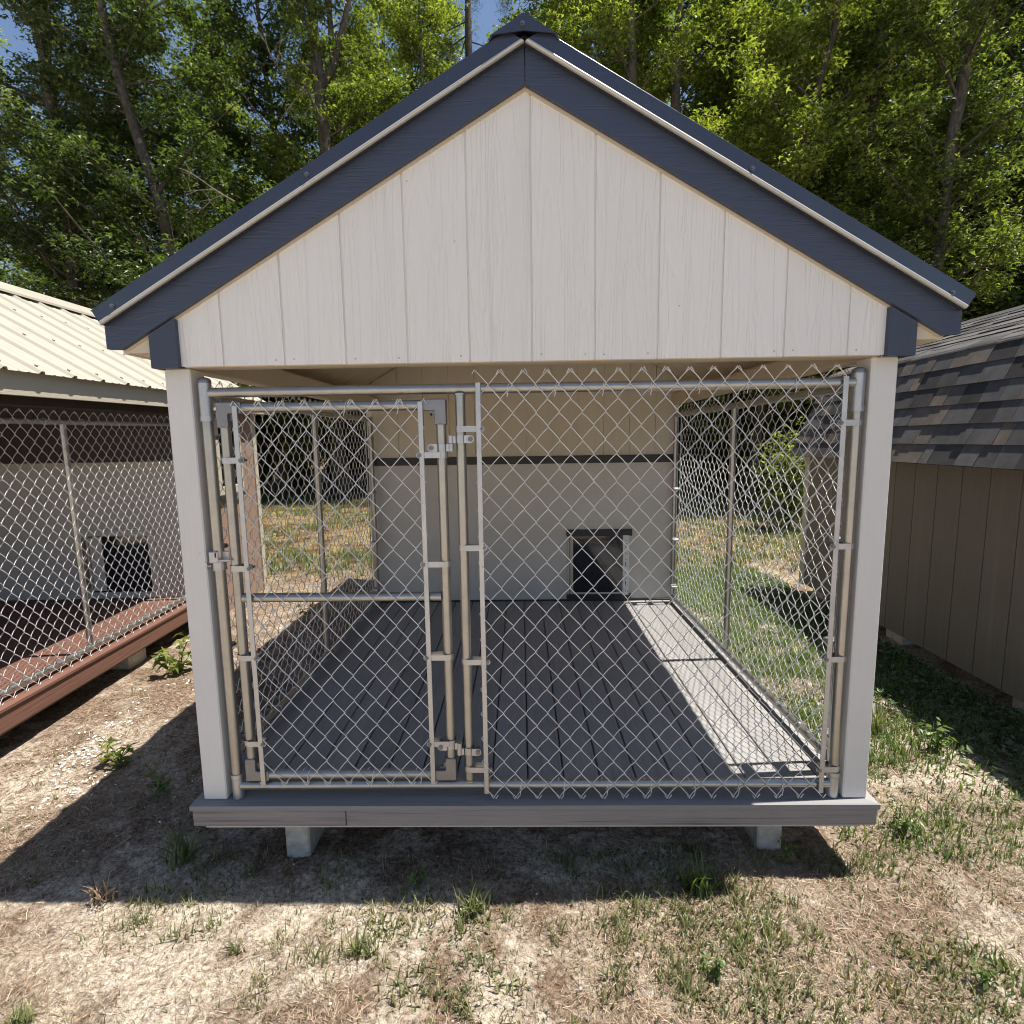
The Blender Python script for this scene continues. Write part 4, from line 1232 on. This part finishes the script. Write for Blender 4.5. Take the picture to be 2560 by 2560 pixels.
# shrubs and low growth at the wood's edge
def make_shrub(label, x, y, h, wd, seed, leaf='leaf_dk', ls=.1, n=26, lp=26, group=None, kind='lobed'):
    g = np.random.default_rng(seed)
    z0 = float(gz(x, y)) - .05
    t = thing('shrub', label, 'shrub', (x, y, z0), group=group)
    br = MB(); C = []
    for i in range(n):
        az = g.uniform(0, 6.28); hh = h * g.uniform(.4, 1); rr = wd * g.uniform(.2, 1) * (1 - .3 * hh / h)
        e = np.array([math.cos(az) * rr, math.sin(az) * rr, hh])
        pts = np.stack([np.zeros(3), e * np.array([.35, .35, .6]), e]); br.tube(pts, [.014, .009, .003], 4, cap=False)
        for q in range(5):
            tq = g.uniform(.35, 1); c = e * np.array([tq ** 1.5, tq ** 1.5, tq])
            C.append(c + g.normal(0, .2, (lp, 3)) * np.array([1, 1, .7]) * min(1, h / 1.6))
    br.build('stems', M['bark'], t, True, kind='stuff')
    V, T = leaf_arrays(np.concatenate(C), 0, ls, seed + 3, kind); m_ = MB(); m_.add(V, T=T); m_.build('foliage', M[leaf], t, kind='stuff')
    return t
GS = 'shrubs along the edge of the wood'
sh0 = make_shrub('dense dark shrub in the thicket at the edge of the wood', -9, 13.2, 2.6, 1.5, 600, group=GS)
sh1 = make_shrub('dense dark shrub in the thicket at the edge of the wood', 4.4, 13.0, 3.0, 1.6, 601, 'leaf', group=GS)
for k, (x, y, s) in enumerate([(-14, 12.6, 1.1), (-11.5, 14.5, 1.2), (-6.4, 13.8, 1.15), (-4.4, 14.8, 1.2), (-2, 14.8, 1.2), (0.8, 14.2, 1.1), (2.6, 15, 1.2), (6.2, 12.4, 1.1), (7.6, 14, 1.25), (9.4, 12.4, 1.2), (11.2, 13.2, 1.3), (13.4, 11.8, 1.2), (15.5, 12.5, 1.3), (-16.5, 14, 1.3), (5.6, 15.5, 1.4), (-8.5, 16, 1.5), (-12.6, 17, 1.5), (8.6, 17, 1.5), (12, 16.5, 1.5), (-3.2, 17.6, 1.6), (-4.8, 19, 1.7), (-2.0, 20, 1.7), (-6.2, 18.6, 1.7), (-7.6, 20, 1.8), (3.2, 18, 1.6), (6.2, 19, 1.7), (-10.5, 21, 1.9), (10, 21, 1.9)]):
    copy_thing((sh0, sh1)[k % 2], (x, y, float(gz(x, y)) - .05), rnd.uniform(0, 6.28), s)
make_shrub('sunlit pale green bush framed by the right chain-link panel, beside the shed roof', 4.55, 7.6, 1.9, .55, 640, 'leaf_lt', .09, 20, 18)
make_shrub('low leafy branch spray of dark star-shaped leaves over the left roof slope', -6.3, 9.2, 6.3, 1.5, 641, 'leaf_dk', .13, 30, 34)
# dead twigs
def dead_limb(label, p, seed, s=1.0):
    g = np.random.default_rng(seed)
    m_ = MB()
    def rec(a, d, L, r, lv):
        pts = [a]
        for k in range(5):
            d = d + g.normal(0, .22, 3); d /= np.linalg.norm(d); pts.append(pts[-1] + d * L / 5)
        m_.tube(pts, np.linspace(r, r * .5, 6), 5, cap=False)
        if lv > 0:
            for k in range(3):
                rec(pts[1 + k + (lv % 2)], d + g.normal(0, .6, 3), L * .6, r * .55, lv - 1)
    rec(np.zeros(3), np.array([-.75, 0, .55]), 1.1 * s, .02 * s, 2)
    o = m_.build('dead_branch', M['twig'], None, True, p); tag(o, label, 'branch'); return o
dead_limb('bare pale dead branch hanging left of the forked trunk', tuple(tp([(-4.2, 8.5)], 12.6)[0]), 3, 1.5)
dead_limb('bare pale twig curling over the left roof slope', tuple(tp([(-6.25, 6.9)], 9.0)[0]), 5, .9)

# ------------------------------------------------------------------ ground growth
def blades(P, n_seg, length, width, lean, seed, spread_az=None):
    """P (n,3) roots; curved tapering blades -> V, Q/T"""
    g = np.random.default_rng(seed)
    n = len(P)
    az = g.uniform(0, 2 * np.pi, n)
    L = np.broadcast_to(length, (n,)) * g.uniform(.55, 1.3, n)
    le = np.broadcast_to(lean, (n,)) * g.uniform(.5, 1.4, n)
    d = np.stack([np.cos(az), np.sin(az), np.zeros(n)], 1)
    sd_ = np.stack([-np.sin(az), np.cos(az), np.zeros(n)], 1)
    W = np.broadcast_to(width, (n,)) * g.uniform(.7, 1.3, n)
    V = np.zeros((n, n_seg * 2 + 1, 3))
    pos = P.copy().astype(float)
    for k in range(n_seg + 1):
        t = k / n_seg
        ang = np.clip(le * (.25 + .95 * t), 0, 1.75)
        wk = W * (1 - t ** 1.6) * .5
        if k < n_seg:
            V[:, 2 * k] = pos - sd_ * wk[:, None]; V[:, 2 * k + 1] = pos + sd_ * wk[:, None]
        else:
            V[:, 2 * k] = pos
        pos = pos + (d * np.sin(ang)[:, None] + np.array([0, 0, 1]) * np.cos(ang)[:, None]) * (L / n_seg)[:, None]
    k = n_seg * 2 + 1
    T = []
    for s_ in range(n_seg - 1):
        T += [(2 * s_, 2 * s_ + 1, 2 * s_ + 3), (2 * s_, 2 * s_ + 3, 2 * s_ + 2)]
    T.append((2 * n_seg - 2, 2 * n_seg - 1, 2 * n_seg))
    F = (np.arange(n)[:, None, None] * k + np.array(T)[None]).reshape(-1, 3)
    return V.reshape(-1, 3), F

def free(x, y):
    """not under the buildings"""
    k = (x > -1.26) & (x < 1.27) & (y > .14) & (y < 4.3)
    s_ = (x > 2.78) & (y < 3.8)
    l_ = (x < -2.66 - .04 * (y - .76)) & (y > .1) & (y < 4.0)
    return ~(k | s_ | l_)

def scatter(n, x0, x1, y0, y1, seed, dens=None):
    g = np.random.default_rng(seed)
    x = g.uniform(x0, x1, n); y = g.uniform(y0, y1, n)
    ok = free(x, y)
    if dens is not None: ok &= g.random(n) < dens(x, y)
    x, y = x[ok], y[ok]
    return np.stack([x, y, gz(x, y)], 1)

def flat_straw(P, L, W, seed, tilt=.18):
    g = np.random.default_rng(seed); n = len(P)
    az = g.uniform(0, 2 * np.pi, n); L = L * g.uniform(.4, 1.5, n); W = W * g.uniform(.6, 1.4, n)
    dz = g.normal(.06, tilt, n)
    d = np.stack([np.cos(az), np.sin(az), dz], 1); s_ = np.stack([-np.sin(az), np.cos(az), g.normal(0, .3, n)], 1)
    bend = g.normal(0, .12, n)
    V = np.zeros((n, 6, 3))
    for k, t in enumerate((-.5, 0., .5)):
        c = P + d * (L * t)[:, None] + s_ * (L * bend * (.25 - t * t))[:, None] + np.array([0, 0, .004])
        wk = W * (.5 if k == 1 else .3)
        V[:, 2 * k] = c - s_ * wk[:, None]; V[:, 2 * k + 1] = c + s_ * wk[:, None]
    T = [(0, 1, 3), (0, 3, 2), (2, 3, 5), (2, 5, 4)]
    F = (np.arange(n)[:, None, None] * 6 + np.array(T)[None]).reshape(-1, 3)
    return V.reshape(-1, 3), F

patch = VNoise(21)
def straw_d(x, y): return np.clip(.5 + 1.7 * (patch(x, y, 2.1) + .5 * patch(y, x, 6.0)) + .25 * (x > .3), .06, 1)
m_ = MB()
P = scatter(120000, -2.3, 2.4, -.72, .5, 31, straw_d); V, T = flat_straw(P, .024, .0014, 32, .4); m_.add(V, T=T)
P = scatter(14000, -2.3, 2.4, -.72, .5, 131, straw_d); V, T = flat_straw(P, .05, .0019, 132, .2); m_.add(V, T=T)
P = scatter(16000, 1.2, 2.9, .1, 4.5, 33, straw_d); V, T = flat_straw(P, .045, .003, 34); m_.add(V, T=T)
P = scatter(26000, -2.8, -1.2, .1, 4.5, 35, lambda x, y: np.clip(straw_d(x, y) + .3, 0, 1)); V, T = flat_straw(P, .04, .0024, 36); m_.add(V, T=T)
P = scatter(14000, -7, 7, 4.3, 10, 37); V, T = flat_straw(P, .1, .008, 38); m_.add(V, T=T)
m_.build('dry_grass', M['straw'], kind='stuff')
# brown needles and litter
m_ = MB()
P = scatter(42000, -2.8, 2.9, -.72, 4.4, 41, lambda x, y: np.clip(.25 + 1.4 * patch(x + 9, y, 1.7) + .4 * (x < -1.2), 0, 1)); V, T = flat_straw(P, .028, .0017, 42, .3); m_.add(V, T=T)
P = scatter(7000, -9, 9, 4.2, 13, 43); V, T = leaf_arrays(P + np.array([0, 0, .012]), 0, .07, 44, 'oval', .35); m_.add(V, T=T)
m_.build('leaf_litter', M['brown_leaf'], kind='stuff')

# green grass: tufts
def tufts(n, x0, x1, y0, y1, per, L, W, seed, dens=None, lean=.9, r=.03):
    P = scatter(n, x0, x1, y0, y1, seed, dens)
    g = np.random.default_rng(seed + 1)
    k = g.integers(max(1, per // 2), per + per // 2, len(P))
    Q = np.repeat(P, k, axis=0); Q[:, :2] += g.normal(0, r, (len(Q), 2)); Q[:, 2] = gz(Q[:, 0], Q[:, 1]) - .002
    sc_ = np.repeat(g.uniform(.5, 1.35, len(P)), k)
    return blades(Q, 3, L * sc_, W * (.6 + .4 * sc_), lean, seed + 2)
gd = lambda x, y: np.clip(.2 + 1.6 * patch(x + 3, y + 5, 4.2) + .28 * np.clip((x + .3) / .8, 0, 1), .02, 1)
m_ = MB()
for a in (tufts(620, -2.2, 2.3, -.75, .12, 18, .045, .0048, 51, gd, 1.05, .022),
          tufts(330, -.4, 2.3, -.75, .12, 26, .048, .0058, 153, gd, 1.05, .03),
          tufts(4200, -2.3, 2.4, -.75, .12, 3, .026, .0035, 551, gd, 1.2, .014),
          tufts(150, -2.7, -1.2, .1, 4.5, 7, .04, .0045, 57, None, .9, .02),
          tufts(200, -1.2, 1.2, -.2, .4, 5, .035, .004, 58, None, .8, .02)):
    m_.add(a[0], T=a[1])
m_.build('grass', M['grass'], kind='stuff')
m_ = MB()
for a in (tufts(9000, 1.25, 2.8, .05, 4.9, 9, .055, .0062, 54, lambda x, y: np.clip(.22 + .24 * y + 1.1 * patch(x, y, 2.8), .08, 1), .95, .028),
          tufts(1500, -2.6, 2.6, 4.3, 6, 9, .08, .008, 154, lambda x, y: np.clip(.3 + 1.3 * patch(x, y, 1.3), 0, 1), .9, .05),
          tufts(9000, -9, 9, 4.6, 14, 10, .12, .013, 60, lambda x, y: np.clip(.42 + 1.8 * patch(x, y, .5), 0, 1), .8, .08)):
    m_.add(a[0], T=a[1])
m_.build('lawn_grass', M['grass_green'], kind='stuff')
# broad ground cover, thick in the shade along the shed
m_ = MB()
P = scatter(9000, 1.9, 2.85, .1, 4.4, 71, lambda x, y: np.clip((x - 2.02) * 2.2 + .8 * patch(x, y, 3), 0, 1)); P[:, 2] += rng.uniform(.004, .06, len(P))
V, T = leaf_arrays(P, 0, .042, 72, 'oval', .5); m_.add(V, T=T)
P = scatter(2200, 1.25, 2.3, .0, 4.4, 73); P[:, 2] += rng.uniform(.002, .03, len(P)); V, T = leaf_arrays(P, 0, .022, 74, 'oval', .5); m_.add(V, T=T)
P = scatter(5200, -.6, 2.3, -.75, .35, 75, gd); P[:, 2] += rng.uniform(.002, .02, len(P)); V, T = leaf_arrays(P, 0, .015, 76, 'oval', .6); m_.add(V, T=T)
m_.build('ground_cover', M['cover'], kind='stuff')
# white paint chips, pebbles
m_ = MB(); g = np.random.default_rng(81)
for (cx, cy, sx, sy, n) in ((-2.33, .78, .07, .1, 90), (-2.38, 1.1, .06, .14, 40), (-2.25, 1.75, .12, .14, 26), (-2.12, .5, .07, .1, 45), (-1.95, 2.6, .16, .4, 70), (-1.9, 1.1, .25, .5, 14)):
    x = g.normal(cx, sx, n); y = g.normal(cy, sy, n); ok = free(x, y); x, y = x[ok], y[ok]
    P = np.stack([x, y, gz(x, y) + .006], 1)
    V, T = leaf_arrays(P, 0, .022, int(g.integers(1e6)), 'oval', .3); V = V.copy(); m_.add(V, T=T)
m_.build('paint_chips', M['rail_w'], kind='stuff')
m_ = MB(); P = scatter(900, -2.5, 2.5, -.7, .6, 85)
for p in P[:420]:
    s_ = rnd.uniform(.002, .006); m_.box(p[0] - s_, p[0] + s_, p[1] - s_ * .8, p[1] + s_ * .8, p[2] - s_ * .3, p[2] + s_ * .9, s_ * .6)
m_.build('pebbles', M['block'], kind='stuff')
OC = np.array([(1, 0, 0), (-1, 0, 0), (0, 1, 0), (0, -1, 0), (0, 0, 1), (0, 0, -1)], float)
OF = np.array([(0, 2, 4), (2, 1, 4), (1, 3, 4), (3, 0, 4), (2, 0, 5), (1, 2, 5), (3, 1, 5), (0, 3, 5)])
def crumbs(P, s0, s1, seed):
    g = np.random.default_rng(seed); n = len(P)
    s_ = s0 * (s1 / s0) ** (g.random(n) ** 1.8)
    V = P[:, None, :] + OC[None] * s_[:, None, None] * g.uniform(.55, 1.25, (n, 6, 1)) * np.array([1, 1, .7]) + g.normal(0, .12, (n, 6, 3)) * s_[:, None, None]
    return V.reshape(-1, 3), (np.arange(n)[:, None, None] * 6 + OF[None]).reshape(-1, 3)
m_ = MB()
V, T = crumbs(scatter(26000, -2.2, 2.3, -.72, .3, 87), .0018, .007, 88); m_.add(V, T=T)
V, T = crumbs(scatter(4000, -2.7, -1.2, .1, 3.5, 89), .003, .009, 90); m_.add(V, T=T)
m_.build('sand_crumbs', M['ground'], kind='stuff')

# single weeds
def weed(label, x, y, kind, s=1.0, seed=0, mat='weed', n=14):
    z = float(gz(x, y)); g = np.random.default_rng(900 + seed)
    t = thing('weed', label, 'weed', (x, y, z))
    if kind == 'tuft':
        Q = np.zeros((n, 3)); Q[:, :2] = g.normal(0, .016 * s, (n, 2)); Q[:, 2] = -.004
        V, T = blades(Q, 5, .08 * s, .0068 * s, 1.0, 901 + seed); m_ = MB(); m_.add(V, T=T); m_.build('blades', M[mat], t, kind='stuff')
    else:
        st = MB(); C = []
        for k in range(max(3, n // 4)):
            az = g.uniform(0, 6.28); h = .09 * s * g.uniform(.5, 1.1); e = np.array([math.cos(az) * .035 * s, math.sin(az) * .035 * s, h])
            st.tube([np.zeros(3), e * np.array([.3, .3, .5]), e], [.0018 * s, .0014 * s, .0008 * s], 4, cap=False)
            for q in (.35, .55, .75, .9, 1.0): C.append(e * q + g.normal(0, .009 * s, 3))
        st.build('stem', M['weed'], t, True, kind='stuff')
        V, T = leaf_arrays(np.array(C), 0, (.034 if kind == 'lobed' else .026) * s, 905 + seed, kind, .5); m_ = MB(); m_.add(V, T=T); m_.build('leaves', M[mat], t, kind='stuff')
    return t
WD = [
 ('tall seedling with yellow-green lobed leaves beside the red-brown deck', -2.42, 1.80, 'lobed', 2.6, 'leaf_lt', 18),
 ('small bushy seedling with bright leaves at the edge of the big shadow, left', -2.09, .76, 'lobed', 1.5, 'leaf_lt', 20),
 ('leafy dark weed in the shade left of the kennel post', -1.70, .52, 'lobed', 1.3, 'weed', 14),
 ('thin tuft of grass in the shadow in front of the left deck corner', -1.36, .10, 'tuft', 1.3, 'grass', 22),
 ('spreading crabgrass clump on sand at the shadow edge, below the gate', -.19, -.13, 'tuft', .9, 'grass', 46),
 ('small upright broadleaf weed at the shadow edge left of the crabgrass clump', -.40, -.02, 'oval', .85, 'weed', 14),
 ('bright wide-bladed grass clump at the shadow edge, right of centre', .60, -.06, 'tuft', 1.15, 'weed', 24),
 ('broadleaf weed at the foot of the right concrete block', .96, .06, 'oval', .8, 'weed', 18),
 ('dry upright grass tuft on pale sand in the left foreground', -1.53, -.10, 'tuft', .9, 'straw', 26),
 ('green clump of grass at the very bottom left', -1.42, -.54, 'tuft', .62, 'grass', 44),
 ('star-shaped green weed in the right foreground', .54, -.37, 'lobed', .75, 'weed', 16),
 ('low green weed cluster near the right edge of the foreground', 1.33, -.40, 'oval', .7, 'weed', 34),
 ('small grass tuft in the middle of the bare foreground sand', -.55, -.30, 'tuft', .7, 'grass', 18),
 ('little pale weed in the left foreground sand', -.95, -.29, 'tuft', .6, 'grass', 12),
 ('sprig with seed heads in the sun right of the kennel post', 1.86, 1.0, 'tuft', 1.6, 'grass', 12),
 ('bushy weed at the edge of the shed shadow', 2.06, .78, 'oval', 1.3, 'weed', 34),
 ('green weed in the sun beside the right deck corner', 1.52, .22, 'oval', 1.0, 'weed', 30),
 ('pale green leafy plant on the dirt seen under the gate cross bar', -1.95, 2.9, 'lobed', 1.8, 'leaf_lt', 16),
]
for i, (lab, x, y, kd, s_, mt, n) in enumerate(WD):
    weed(lab, x, y, kd, s_ * (1.3 if kd == 'tuft' else 1.15), i * 7, mt, int(n * (2.0 if kd == 'tuft' else 1.4)))
for i, (lab, x, y, s_) in enumerate([('dead orange-brown leaf on the sand at the left edge of the foreground', -1.86, -.23, .05), ('small reddish fallen leaf in the right foreground', 1.62, -.13, .03), ('tiny dry leaf beside weeds, lower right', .95, -.47, .025)]):
    V, T = leaf_arrays(np.array([[0, 0, .012]]), 0, s_, 960 + i, 'lobed', .2)
    mm = MB(); mm.add(V, T=T); o = mm.build('fallen_leaf', M['brown_leaf'], None, loc=(x, y, float(gz(x, y)))); tag(o, lab, 'leaf')
